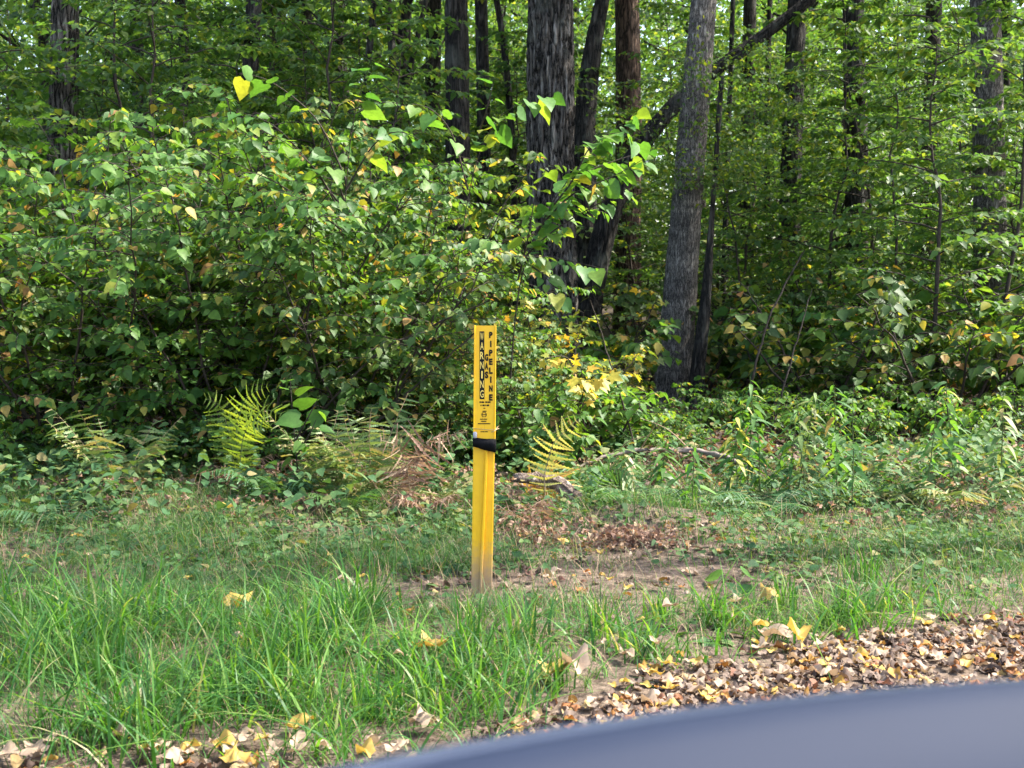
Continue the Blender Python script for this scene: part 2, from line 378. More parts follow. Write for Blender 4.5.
# ------------------------------------------------------------------ trees
def path_smooth(P, n):
    P = np.asarray(P, float)
    d = np.concatenate([[0], np.cumsum(np.linalg.norm(np.diff(P[:, :3], axis=0), axis=1))])
    t = np.linspace(0, d[-1], n)
    out = np.stack([np.interp(t, d, P[:, k]) for k in range(P.shape[1])], 1)
    k = max(1, n // 24)
    for _ in range(3):
        q = out.copy()
        q[k:-k] = (out[:-2 * k] + out[k:-k] * 2 + out[2 * k:]) / 4
        out = q
    return out

def trunk_surface(mb, P, rad, sides, ridge=0.0, freq=9, seed=0, wob=.05, lengthfreq=1.6):
    """a displaced tube: ridged furrows run up the stem"""
    P = np.asarray(P, float); n = len(P)
    T = norm(np.gradient(P, axis=0)); up = np.array([1., 0, 0])
    a = norm(np.cross(T, np.cross(up, T))); b = np.cross(T, a)
    an = np.linspace(0, 2 * PI, sides, endpoint=False)
    hgt = np.concatenate([[0], np.cumsum(np.linalg.norm(np.diff(P, axis=0), axis=1))])
    A, H = np.meshgrid(an, hgt)
    q = np.stack([np.cos(A) * 1.2, np.sin(A) * 1.2, H * .8], -1)
    rr = rad[:, None] * (1 + wob * 2 * (vnoise(q, seed) - .5))
    if ridge > 0:
        q1 = np.stack([np.cos(A) * freq / 2, np.sin(A) * freq / 2, H * lengthfreq], -1)
        wv = vnoise(q1 * .5, seed + 5)[..., None]
        q1 = q1 + wv * 1.1
        r1 = 1 - np.abs(2 * vnoise(q1, seed + 1) - 1)
        r2 = 1 - np.abs(2 * vnoise(q1 * np.array([2.1, 2.1, 2.6]), seed + 2) - 1)
        f3 = vnoise(q1 * 5, seed + 3)
        groove = np.clip((r1 - .72) / .28, 0, 1) ** 1.1 + .55 * np.clip((r2 - .7) / .3, 0, 1) + .28 * (f3 - .5)
        rr = rr - ridge * groove
    V = P[:, None] + rr[..., None] * (a[:, None] * np.cos(A)[..., None] + b[:, None] * np.sin(A)[..., None])
    i = np.arange(n - 1)[:, None] * sides + np.arange(sides)[None]
    j = np.arange(n - 1)[:, None] * sides + (np.arange(sides)[None] + 1) % sides
    fq = np.stack([i, j, j + sides, i + sides], -1).reshape(-1, 4)
    base = mb.n
    mb.V.append(V.reshape(-1, 3)); mb.n += n * sides
    mb.L.extend((fq + base).ravel().tolist()); mb.T.extend([4] * len(fq)); mb.M.extend([0] * len(fq))

def crown_leaves(n, rad, hgt, leaf, clusters, seed, tpl=SIMPLE, lo=-.5):
    """leaf sprays in clumps through the crown's volume, gaps between clumps"""
    rg = np.random.default_rng(seed)
    C = rg.normal(0, 1, (clusters, 3)); C = norm(C) * (rg.random((clusters, 1)) ** .45)
    C[:, 2] = np.where(C[:, 2] < lo, C[:, 2] * .5, C[:, 2])
    C = C * np.array([rad, rad, hgt / 2])
    cs = (.45 + .65 * rg.random(clusters)) * rad * .26
    k = rg.integers(0, clusters, n)
    off = rg.normal(0, 1, (n, 3)) * cs[k][:, None] * np.array([1, 1, .38])
    P = C[k] + off
    P[:, 2] -= .12 * (off[:, 0] ** 2 + off[:, 1] ** 2) / (cs[k] + .1)
    U = norm(rg.normal(0, .5, (n, 3)) + np.array([0, 0, 1.]))
    Fw = norm(off + rg.normal(0, .5, (n, 3)) - np.array([0, 0, .15]))
    return place(tpl, P, Fw, U, leaf * (.6 + .7 * rg.random(n))), C

CROWNS = []
for k in range(4):
    mb = MB(); V, C = crown_leaves(3600, 3.4, 7.5, .16, 40, 100 + k)
    mb.addN(V, SIMPLE[1]); CROWNS.append((mb.mesh('crown', M_can), C))

def tree(name, px, Y, bark, label, cat='tree', group=None, sides=28, rings=90, ridge=0.0, freq=9, top=15., flare=1.35, crown=0, crown_h=10.5, crown_s=1.0, seed=0, wob=.05, dev=(0, 0), lengthfreq=1.6, limbs=True):
    pts = [at(x, y, Y) for x, y, _ in px]; rr = [wd / 2 / F * Y for *_, wd in px]
    P = [np.append(p, r) for p, r in zip(pts, rr)]
    d = (P[0] - P[1]); d = d / max(1e-6, abs(d[2]))
    g = float(gz(P[0][0], Y))
    dz = P[0][2] - g
    if dz > .15:
        b = P[0].copy(); b[:2] += d[:2] * min(dz, 1.0) * .6; b[2] = g; b[3] = P[0][3] * 1.04
        P = [b] + P
    base = P[0][:3].copy(); P[0][2] = g - .15; 
    e = P[-1].copy(); dd = (P[-1] - P[-2]); dd = dd / (np.linalg.norm(dd[:3]) + 1e-6)
    while e[2] < top:
        st = 1.5
        e = e.copy(); e[:3] += dd[:3] * st; e[3] = max(.03, e[3] * .90)
        dd[:2] = dd[:2] * .8 + np.array(dev) * .1; dd[2] = max(dd[2], .7); dd[:3] /= np.linalg.norm(dd[:3])
        P.append(e)
    P = path_smooth(P, rings)
    h = P[:, 2] - g
    rad = P[:, 3] * (1 + (flare - 1) * np.exp(-np.clip(h, 0, 9) / .28))
    root = empty(name, base, label, cat, group)
    mb = MB(); trunk_surface(mb, P[:, :3], rad, sides, ridge, freq, seed, wob, lengthfreq)
    cme, C = CROWNS[crown % 4]
    ci = np.argmin(abs(P[:, 2] - crown_h)); cc = P[ci, :3].copy()
    rz = seed * 1.7
    rot = np.array([[math.cos(rz), -math.sin(rz), 0], [math.sin(rz), math.cos(rz), 0], [0, 0, 1]])
    W = (C * crown_s) @ rot.T + np.array([cc[0], cc[1], crown_h])
    for q in W[::3] if limbs else []:
        zi = max(4.4, q[2] - .55 * np.hypot(*(q[:2] - cc[:2])) - .6)
        s0 = P[np.argmin(abs(P[:, 2] - zi))]
        m = (s0[:3] + q) / 2 + np.array([0, 0, -.25])
        L = path_smooth(np.array([s0[:3], m, q]), 9)
        r0 = min(s0[3] * .45, .09)
        mb.tube(L, np.linspace(r0, .012, 9), 6)
    mb.obj('trunk', bark, root, off=base)
    c = link('crown', cme, root, (cc[0] - base[0], cc[1] - base[1], crown_h - base[2])); c.rotation_euler = (0, 0, rz); c.scale = (crown_s,) * 3
    return root

tree('oak_tree', [(553, 290, 50), (550, 150, 48), (551, 0, 45)], 15, B_oak, 'broad oak trunk with deeply furrowed grey bark rising behind the thicket', sides=170, rings=620, ridge=.045, freq=15, flare=1.3, crown=0, seed=3, crown_h=11.5, lengthfreq=2.6)
tree('grey_barked_tree', [(671, 402, 37), (677, 330, 35), (684, 240, 32), (693, 120, 29), (704, 0, 25)], 14.2, B_grey, 'slim grey tree with smooth banded bark leaning right above the branch', sides=48, rings=220, ridge=.006, freq=20, flare=1.18, crown=1, seed=4, crown_h=10.5, wob=.03)
tree('leaning_tree', [(594, 250, 25), (606, 205, 25), (622, 165, 21), (643, 128, 16), (670, 97, 15), (704, 74, 14), (760, 42, 12), (800, 12, 11), (850, -35, 9)], 17, B_dark, 'dark crooked tree whose long limb slants up behind the grey trunk', sides=44, rings=220, ridge=.02, freq=11, crown=2, seed=5, crown_h=9.5, top=12, limbs=False)
tree('dark_barked_tree', [(584, 250, 27), (583, 120, 24), (590, 50, 18), (602, 0, 14), (612, -40, 12)], 19, B_dark, 'dark forked trunk directly behind the broad oak', sides=36, rings=160, ridge=.02, freq=11, crown=3, seed=6)
tree('red_barked_tree', [(628, 260, 27), (629, 100, 26), (627, 0, 24)], 24, B_red, 'straight reddish brown trunk between the leaning tree and the grey tree', sides=30, rings=120, ridge=.012, crown=0, seed=7, crown_h=11)
tree('dark_barked_tree', [(458, 150, 25), (457, 60, 24), (456, 0, 23)], 18, B_dark, 'thicker trunk of the dark pair standing above the shrub thicket', sides=32, rings=140, ridge=.016, crown=1, seed=8, crown_h=11)
tree('dark_barked_tree', [(484, 160, 14), (483, 60, 13), (481, 0, 13)], 20, B_dark, 'thinner trunk of the dark pair standing above the shrub thicket', sides=24, rings=120, ridge=.008, crown=2, seed=9, crown_h=12)
tree('dark_barked_tree', [(245, 170, 18), (250, 70, 17), (254, 0, 16)], 17, B_dark, 'lone dark straight trunk at the far left end of the thicket', sides=28, rings=120, ridge=.012, crown=3, seed=10, crown_h=11)
tree('dark_barked_tree', [(432, 150, 15), (433, 70, 16), (434, 0, 16)], 25, B_dark, 'dark trunk half hidden in bright leaves left of the dark pair', sides=24, rings=100, ridge=.01, crown=0, seed=11, crown_h=12)
tree('slender_tree', [(396, 130, 8), (394, 60, 8), (388, 0, 7)], 21, B_dark, 'thin straight dark stem rising above the middle of the thicket', sides=14, rings=80, crown=1, seed=12, crown_s=.7, crown_h=10)
tree('slender_tree', [(396, 118, 6), (410, 70, 6), (424, 10, 5)], 21.5, B_dark, 'thin stem leaning right beside the thin straight dark stem', sides=12, rings=80, crown=2, seed=13, crown_s=.7, crown_h=10)
tree('slender_tree', [(362, 140, 8), (368, 60, 7), (374, 0, 6)], 19, B_dark, 'thin bent dark stem standing above the shrubs with large drooping leaves', sides=14, rings=80, crown=3, seed=14, crown_s=.7, crown_h=10)
tree('dark_barked_tree', [(303, 120, 22), (302, 50, 21), (301, 0, 21)], 27, B_dark, 'dark trunk deep behind the left part of the thicket', sides=24, rings=100, ridge=.012, crown=0, seed=15, crown_h=12)
tree('dark_barked_tree', [(788, 275, 23), (792, 130, 21), (797, 0, 19)], 19, B_dark, 'dark rough trunk right of the slanting limb, leaves around its foot', sides=30, rings=140, ridge=.016, crown=2, seed=16, crown_h=11)
tree('dark_barked_tree', [(746, 270, 16), (748, 120, 14), (750, 0, 13)], 26, B_dark, 'dim trunk under the slanting limb, between grey tree and rough dark trunk', sides=22, rings=100, ridge=.008, crown=1, seed=17, crown_h=12)
tree('young_tree', [(692, 402, 15), (700, 350, 14), (706, 300, 11), (712, 215, 5)], 13.8, B_dark, 'small crooked dark sapling stem close beside the foot of the grey tree', sides=20, rings=110, ridge=.006, crown=3, seed=18, top=2.6, crown_s=.34, crown_h=3.1, limbs=False)
tree('slender_tree', [(722, 330, 6), (728, 150, 5), (733, 0, 5)], 20, B_dark, 'pole-thin stem among bright leaves just right of the grey tree', sides=12, rings=80, crown=0, seed=19, crown_s=.6, crown_h=10)
tree('slender_tree', [(770, 300, 6), (766, 150, 6), (770, 0, 5)], 22, B_dark, 'pole-thin stem standing beside the dark rough trunk', sides=12, rings=80, crown=1, seed=20, crown_s=.6, crown_h=10)
tree('slender_tree', [(515, 190, 7), (508, 60, 7), (497, 0, 6)], 19.5, B_dark, 'thin curved stem between the dark pair and the broad oak', sides=12, rings=80, crown=1, seed=21, crown_s=.6, crown_h=10)
tree('dark_barked_tree', [(60, 200, 30), (64, 80, 28), (66, 0, 27)], 16, B_oak, 'stout furrowed trunk near the left border, beyond the lone dark trunk', sides=60, rings=260, ridge=.02, freq=13, crown=2, seed=22, crown_h=11)
tree('dark_barked_tree', [(141, 160, 14), (137, 60, 13), (136, 0, 13)], 22, B_dark, 'narrow dark trunk second from the left border', sides=22, rings=100, ridge=.008, crown=3, seed=23, crown_h=11)
tree('dark_barked_tree', [(190, 150, 12), (186, 60, 11), (180, 0, 10)], 25, B_dark, 'narrow leaning trunk third from the left border', sides=20, rings=100, ridge=.006, crown=0, seed=24, crown_h=12)
tree('dark_barked_tree', [(858, 300, 24), (856, 120, 23), (853, 0, 22)], 18, B_dark, 'dark upright trunk second from the end right of the slanting limb', sides=30, rings=140, ridge=.016, crown=1, seed=25, crown_h=11)
tree('dark_barked_tree', [(925, 300, 17), (931, 120, 16), (934, 0, 15)], 23, B_dark, 'narrow dark trunk third from the right border', sides=24, rings=120, ridge=.01, crown=2, seed=26, crown_h=12)
tree('grey_barked_tree', [(992, 390, 34), (990, 200, 31), (985, 0, 29)], 15.5, B_grey, 'grey upright trunk at the right border', sides=40, rings=180, ridge=.005, freq=18, crown=3, seed=27, crown_h=11.5, wob=.03)

# unseen tree added for shade: its thin crown dapples the left of the verge
tree('added_dapple_tree', [(1360, 560, 40), (1364, 300, 36), (1370, 100, 33)], 6.7, B_grey, 'unseen grey tree added beyond the right border to dapple the verge', sides=40, rings=120, ridge=.005, freq=18, crown=1, seed=31, top=10, crown_h=7.8, crown_s=.62)
tree('added_shade_tree', [(1096, 420, 28), (1098, 250, 26), (1102, 60, 24)], 13.8, B_dark, 'unseen dark tree added beyond the right border to shade the wood edge', sides=30, rings=100, ridge=.01, crown=0, seed=33, top=10, crown_h=7.0, crown_s=.6)  # out of view, added to darken the floor round the grey tree's foot
# deep wood: many trees, each its own trunk and crown
def deep_proto(seed):
    rg = np.random.default_rng(seed)
    root = empty('woodland_tree', (0, 0, 0), 'dim trunk far back in the wood among yellow-green leaves', 'tree', 'trees far back in the wood')
    n = 24; P = np.zeros((n, 4)); P[:, 2] = np.linspace(-.2, 14, n)
    P[:, 0] = np.cumsum(rg.normal(0, .04, n)); P[:, 1] = np.cumsum(rg.normal(0, .04, n))
    P[:, 3] = np.linspace(.17, .05, n) * (1 + .4 * np.exp(-np.linspace(0, 14, n) / .4))
    mb = MB(); trunk_surface(mb, P[:, :3], P[:, 3], 14, .006, 8, seed)
    V, C = crown_leaves(5000, 3.0, 11.0, .145, 56, seed + 50, lo=-1)
    for q in C[::3]:
        q = q + np.array([0, 0, 8.3])
        zi = max(3.5, q[2] - .5 * np.hypot(q[0], q[1]) - .5); s0 = P[np.argmin(abs(P[:, 2] - zi))]
        mb.tube(path_smooth(np.array([s0[:3], (s0[:3] + q) / 2 - [0, 0, .2], q]), 7), np.linspace(min(.05, s0[3] * .5), .01, 7), 5)
    mb.obj('trunk', B_dark, root)
    cb = MB(); cb.addN(V + np.array([0, 0, 8.3]), SIMPLE[1]); cb.obj('crown', M_wood, root)
    return root
protos = [deep_proto(300 + k) for k in range(3)]
spots = []
rg = np.random.default_rng(5)
while len(spots) < 46:
    y = 24 + 34 * rg.random() ** .8; x = (rg.random() * 2 - 1) * (y * .46 + 3)
    if all((x - a) ** 2 + (y - b) ** 2 > 5 for a, b in spots): spots.append((x, y))
for i, (x, y) in enumerate(spots):
    sc = .8 + .5 * rg.random(); loc = (x, y, float(gz(x, y)))
    if i < 3:
        o = protos[i]; o.location = loc; o.rotation_euler.z = i * 1.3; o.scale = (sc,) * 3
    else: dup(protos[i % 3], loc, rg.random() * 6.28, sc)

# far wood that reads as one mass
def far_wood():
    rg = np.random.default_rng(77); mb = MB()
    n = 90000
    y = 58 + 30 * rg.random(n); x = (rg.random(n) * 2 - 1) * (y * .55 + 6); z = 22 * rg.random(n) ** 1.15 + .3
    keep = noise2(x * .6, z + y * .13, .5, 9) > .18
    P = np.stack([x, y, z], -1)[keep]
    n = len(P)
    mb.addN(place(SIMPLE, P, rg.normal(0, 1, (n, 3)), norm(rg.normal(0, .6, (n, 3)) + [0, 0, .8]), .56 * (.5 + .9 * rg.random(n))), SIMPLE[1])
    tag(mb.obj('far_woodland', M_wood), 'mass of yellow-green leaves filling the gaps deep between trunks', 'woodland', kind='stuff')
far_wood()

# ------------------------------------------------------------------ woody plants with leaf sprays
def twig_leaves(rg, P, n, leaf, droop=.35, flat=.35, t0=.1, side=.8):
    """leaves set alternately along a twig path P (k,3): positions, forwards, normals, sizes"""
    P = np.asarray(P); d = np.linspace(0, 1, len(P))
    t = t0 + (1 - t0) * (np.arange(n) + rg.random(n) * .6) / n; t = np.clip(t, 0, 1)
    Q = np.stack([np.interp(t, d, P[:, k]) for k in range(3)], 1)
    tan = norm(np.stack([np.interp(t, d, np.gradient(P[:, k])) for k in range(3)], 1))
    up = np.array([0, 0, 1.]); sidev = norm(np.cross(tan, up) + 1e-4)
    sg = np.where(np.arange(n) % 2, 1., -1.)[:, None]
    Fw = norm(tan * (.45 + .4 * rg.random((n, 1))) + sidev * sg * side + rg.normal(0, .25, (n, 3)) - up * droop * (.3 + rg.random((n, 1))))
    U = norm(up + rg.normal(0, flat, (n, 3)))
    s = leaf * (.48 + .95 * rg.random(n) ** 1.4)
    return Q + Fw * .012, Fw, U, s

def arch(p0, d, length, n=8, sag=.4, rg=None, jit=.04):
    t = np.linspace(0, 1, n)[:, None]; d = np.asarray(d, float); d = d / np.linalg.norm(d)
    P = np.asarray(p0) + d * length * t - np.array([0, 0, 1.]) * sag * length * t ** 2
    if rg is not None: P[1:] += np.cumsum(rg.normal(0, jit * length / n, (n - 1, 3)), 0)
    return P

def shrub_proto(seed, h=2.2, rad=1.1, stems=9, leaf=.10, mat=M_shrub, tpl=OV, twigs=15, lv=9, name='broadleaf_shrub', low=.25):
    rg = np.random.default_rng(seed)
    root = empty(name, (0, 0, 0), 'x', 'shrub')
    sb = MB(); LP = []; LF = []; LU = []; LS = []
    for k in range(stems):
        a = 2 * PI * (k + rg.random()) / stems; lean = .25 + .55 * rg.random()
        d = np.array([math.cos(a) * lean, math.sin(a) * lean, 1.])
        ln = h * (.72 + .45 * rg.random())
        P = arch((.10 * math.cos(a), .10 * math.sin(a), -.05), d, ln, 12, .12 + .25 * lean * rg.random(), rg, .10)
        sb.tube(P, np.linspace(.013, .003, 12), 5)
        for j in range(twigs):
            t = low + (1 - low) * (j + rg.random()) / twigs
            q = np.array([np.interp(t, np.linspace(0, 1, 12), P[:, c]) for c in range(3)])
            b = rg.random() * 2 * PI
            dd = np.array([math.cos(b), math.sin(b), .35 + .3 * rg.random()])
            tl = rad * (.35 + .4 * rg.random()) * (1.1 - .55 * t)
            T = arch(q, dd, tl, 6, .35, rg, .12)
            sb.tube(T, np.linspace(.004, .0015, 6), 4, cap=False)
            n = int(lv * (.7 + .6 * rg.random()))
            tl_ = list(twig_leaves(rg, T, n, leaf)); o_ = tl_[0] * np.array([1, 1, 0]); tl_[2] = norm(tl_[2] + .5 * norm(o_) * np.clip(np.linalg.norm(o_, axis=1), 0, 1)[:, None] / .8)
            tl_[1] = tl_[1] - np.array([0, 0, .5]) * rg.random((n, 1))
            for A, B in zip((LP, LF, LU, LS), tl_): A.append(B)
    sb.obj('stem', M_stem, root)
    fb = MB(); fb.addN(place(tpl, np.concatenate(LP), np.concatenate(LF), np.concatenate(LU), np.concatenate(LS)), tpl[1])
    fb.obj('foliage', mat, root)
    return root
PR = {
 'a': shrub_proto(1, 2.9, 1.3, 9, .074, twigs=30, lv=14, low=.14), 'b': shrub_proto(2, 3.1, 1.4, 8, .080, twigs=32, lv=14, low=.16), 'c': shrub_proto(3, 2.8, 1.3, 9, .070, M_shrub2, twigs=30, lv=14, low=.14),
 'y': shrub_proto(4, 1.5, .95, 7, .085, M_yel, MAPLE, 12, 8, 'yellowing_shrub'),
 'l': shrub_proto(5, 1.0, .8, 8, .085, M_shrub, OV, 10, 9, 'low_shrub', .15),
 'm': shrub_proto(6, 1.3, .9, 8, .08, M_shrub2, OV, 11, 8, 'low_shrub', .2),
}
used = set()
def put(kind, px, Y, sc, rz, label, group, cat='shrub', tilt=(0, 0)):
    x = (px - 512) / F * Y / cT; loc = (x, Y, float(gz(x, Y)))
    if kind in used: return dup(PR[kind], loc, rz, sc, label, group, tilt)
    used.add(kind); o = PR[kind]; o.location = loc; o.rotation_euler = (tilt[0], tilt[1], rz); o.scale = (sc,) * 3 if np.isscalar(sc) else sc
    tag(o, label, cat, group); return o
G = 'broadleaf shrubs of the thicket'
LT = 'leafy green shrub with a few yellow leaves in the tall thicket behind the marker'
for kind, px, Y, sc, rz in [
    ('a', 60, 9.4, 1.05, .3), ('b', 150, 9.7, 1.0, 1.2), ('a', 235, 9.3, 1.0, 2.2), ('b', 310, 9.6, .98, 3.0), ('c', 358, 9.3, .98, .9),
    ('b', 372, 9.9, .80, 4.0), ('a', 440, 9.5, .60, 5.1), ('c', 478, 9.3, .44, 2.6), ('c', -20, 9.8, 1.1, 1.9),
    ('b', 20, 10.8, 1.1, 3.3), ('a', 110, 11.2, 1.15, 4.2), ('c', 200, 11.0, 1.2, .2), ('b', 275, 11.3, 1.12, 1.0), ('a', 318, 11.4, 1.1, 2.8),
    ('b', 345, 11.6, .95, 5.7), ('c', 425, 11.5, .66, 4.4)]:
    put(kind, px, Y, sc, rz, LT, G)
put('c', 530, 10.2, .47, 2.0, 'shrub with bronze-tinged leaves crowding the foot of the broad oak', G)
put('y', 562, 10.4, .85, .4, 'shrub with yellow maple-like leaves right behind the top of the marker', 'yellowing shrubs')
put('y', 596, 13.0, .95, 2.4, 'yellowing shrub reaching to the middle of the grey trunk', 'yellowing shrubs')
put('l', 540, 9.0, .95, 1.1, 'low dark green shrub just behind the yellow marker', 'low shrubs at the wood edge')
put('l', 600, 9.8, 1.0, 2.3, 'low dark green shrub between the marker and the grey tree', 'low shrubs at the wood edge')
put('m', 618, 12.6, .5, .8, 'low loose shrub in front of the foot of the grey tree', 'low shrubs at the wood edge')
for px, Y, sc, rz in [(575, 10.6, .7, 0), (625, 10.4, .55, 1), (665, 11.2, .36, 2), (700, 11.6, .6, 3), (730, 12.2, .65, 4), (770, 11.4, .6, 5), (650, 9.9, .3, 1.5), (690, 10.2, .34, 2.5), (815, 10.8, .6, .7), (860, 10.6, .65, 1.7), (905, 11.2, .7, 2.9), (960, 10.4, .65, 3.9), (1005, 11, .7, 4.9), (500, 8.9, .5, .9), (440, 8.8, .5, 3.3), (265, 8.7, .55, 2.2), (180, 8.9, .6, 1.1), (90, 8.8, .6, 5.3), (15, 8.9, .65, 4.1)]:
    put('l', px, Y, sc, rz, 'knee-high dark green shrub filling the floor at the wood edge', 'knee-high shrubs at the wood edge')
LR = 'loose leafy shrub on the wood edge right of the grey tree'
for kind, px, Y, sc, rz in [('m', 762, 16.2, 1.6, 3), ('l', 785, 14.0, 1.5, 4), ('m', 830, 12.4, 1.4, 5), ('l', 890, 12.8, 1.6, 1), ('m', 950, 12.0, 1.5, 2), ('l', 1010, 12.6, 1.7, 3.6),
                            ('m', 700, 15.2, 1.25, 2.6), ('l', 750, 16, 1.6, .3), ('m', 640, 15.8, 1.3, 4.4), ('l', 590, 13.4, 1.5, 3.1), ('m', 1060, 12.5, 1.6, 0), ('a', 850, 15.5, 1.0, .4), ('b', 960, 16.5, .9, .4)]:
    put(kind, px, Y, sc, rz, 'loose leafy shrub between the broad oak and the grey tree' if px in (640, 590) else LR, 'loose shrubs on the wood edge')

def understory_proto(seed, h, leaf, mat, name='understory_tree'):
    rg = np.random.default_rng(seed)
    root = empty(name, (0, 0, 0), 'x', 'young tree')
    sb = MB(); n = 16
    P = arch((0, 0, -.1), (rg.normal(0, .08), rg.normal(0, .08), 1), h, n, .0, rg, .12)
    sb.tube(P, np.linspace(.028, .004, n), 7)
    LP = []; LF = []; LU = []; LS = []
    for j in range(30):
        t = .14 + .86 * (j + rg.random()) / 30
        q = np.array([np.interp(t, np.linspace(0, 1, n), P[:, c]) for c in range(3)])
        a = j * 2.4 + rg.normal(0, .3); ln = h * (.36 - .24 * t) * (.7 + .6 * rg.random())
        B = arch(q, (math.cos(a), math.sin(a), .28 + .2 * rg.random()), ln, 8, .22, rg, .08)
        sb.tube(B, np.linspace(.009, .002, 8), 4, cap=False)
        for i in range(9):
            u = .2 + .8 * i / 8; qq = np.array([np.interp(u, np.linspace(0, 1, 8), B[:, c]) for c in range(3)])
            b = a + (1 if i % 2 else -1) * (.7 + .4 * rg.random())
            T = arch(qq, (math.cos(b), math.sin(b), .1), ln * .38 * (1.15 - .5 * u), 5, .2, rg, .1)
            for A, Bq in zip((LP, LF, LU, LS), twig_leaves(rg, T, 10, leaf, .25, .32)): A.append(Bq)
    sb.obj('trunk', M_stem, root)
    fb = MB(); fb.addN(place(SIMPLE, np.concatenate(LP), np.concatenate(LF), np.concatenate(LU), np.concatenate(LS)), SIMPLE[1]); fb.obj('crown', mat, root)
    return root
PR['u1'] = understory_proto(21, 4.6, .092, M_wood); PR['u2'] = understory_proto(22, 6.0, .10, M_wood); PR['u3'] = understory_proto(23, 3.6, .085, M_wood)
rg = np.random.default_rng(9)
ug = []
# keep the sight lines to the main trunks open: understory mostly stands behind them
while len(ug) < 165:
    y = 12.6 + 22.9 * rg.random(); x = (rg.random() * 2 - 1) * (y * .43 + 1.0); px = 512 + x / y * F
    if y < 16 and 410 < px < 730: continue
    if y < 18.5 and (510 < px < 735 or 415 < px < 510): continue
    if y < 18.2 and 560 < px < 650: continue
    if all((x - a) ** 2 + (y - b) ** 2 > .9 for a, b in ug): ug.append((x, y))
for i, (x, y) in enumerate(ug):
    put(('u1', 'u2', 'u3')[i % 3], 512 + x / y * F, y, .8 + .5 * rg.random(), rg.random() * 6.28, 'young tree with tiers of sunlit yellow-green leaves between the trunks', 'young understory trees', 'young tree')

# saplings with large leaves, branch by branch
def sapling(name, base_px, base_Y, branches, leaf, mat, label, tpl=HEART, seed=0, cat='sapling', every=.075, group=None, stem_r=.008):
    rg = np.random.default_rng(seed)
    bx = (base_px - 512) / F * base_Y; base = np.array([bx, base_Y, float(gz(bx, base_Y))])
    root = empty(name, base, label, cat, group)
    sb = MB(); LP = []; LF = []; LU = []; LS = []
    for br in branches:
        P = path_smooth(np.array([at(*p) for p in br['p']]), 14)
        sb.tube(P, np.linspace(br.get('r', stem_r), .002, 14), 5)
        ln = np.linalg.norm(np.diff(P, axis=0), axis=1).sum()
        n = max(2, int(ln * (1 - br.get('t0', .2)) / br.get('every', every)))
        Q, Fw, U, s = twig_leaves(rg, P, n, leaf, .75, .45, br.get('t0', .2))
        for A, B in zip((LP, LF, LU, LS), (Q + Fw * .03, Fw, U, s)): A.append(B)
        pet = []
    sb.obj('stem', M_stem, root, off=base)
    fb = MB(); fb.addN(place(tpl, np.concatenate(LP), np.concatenate(LF), np.concatenate(LU), np.concatenate(LS)), tpl[1]); fb.obj('foliage', mat, root, off=base)
    return root
Y0 = 8.9
sapling('broadleaf_sapling', 505, 9.2, [
    {'p': [(505, 470, 9.2), (512, 350, 9.1), (520, 260, 9.0), (545, 210, Y0), (580, 160, Y0), (610, 128, Y0), (635, 112, Y0)], 't0': .5, 'r': .008, 'every': .035},
    {'p': [(520, 262, 9.0), (550, 232, 8.8), (590, 208, 8.7), (632, 186, 8.7)], 't0': .1, 'every': .05},
    {'p': [(530, 250, 9.0), (560, 185, 9.0), (600, 165, 9.1), (650, 150, 9.2)], 't0': .2, 'every': .05},
    {'p': [(545, 215, 8.9), (575, 180, 8.7), (590, 140, 8.6), (618, 128, 8.5), (640, 140, 8.5)], 't0': .1, 'every': .03},
    {'p': [(525, 262, 9.0), (545, 275, 8.6), (562, 300, 8.5)], 't0': .1, 'every': .05},
    {'p': [(522, 262, 9.0), (545, 255, 8.7), (575, 262, 8.5), (600, 268, 8.4)], 't0': .1, 'every': .04},
    {'p': [(518, 280, 9.0), (530, 230, 8.7), (535, 190, 8.6), (548, 165, 8.6)], 't0': .3, 'every': .07},
    {'p': [(535, 232, 9.0), (572, 192, 8.7), (612, 178, 8.6), (642, 160, 8.6)], 't0': .15, 'every': .035},
    ], .115, M_lin, 'sapling with large heart-shaped leaves arching in front of the broad oak', seed=61)
sapling('broadleaf_sapling', 440, 9.6, [
    {'p': [(440, 470, 9.6), (452, 300, 9.3), (470, 180, 9.0), (482, 120, 8.9), (500, 92, 8.8), (528, 88, 8.7), (552, 92, 8.7)], 't0': .72, 'r': .006, 'every': .05},
    {'p': [(468, 190, 9.0), (452, 130, 8.9), (430, 105, 8.8), (412, 104, 8.8)], 't0': .45, 'every': .06},
    {'p': [(478, 135, 8.9), (486, 112, 8.7), (494, 80, 8.6)], 't0': .3, 'every': .07},
    ], .135, M_lin, 'tall sapling dangling a few big leaves in front of the dark pair of trunks', seed=62)
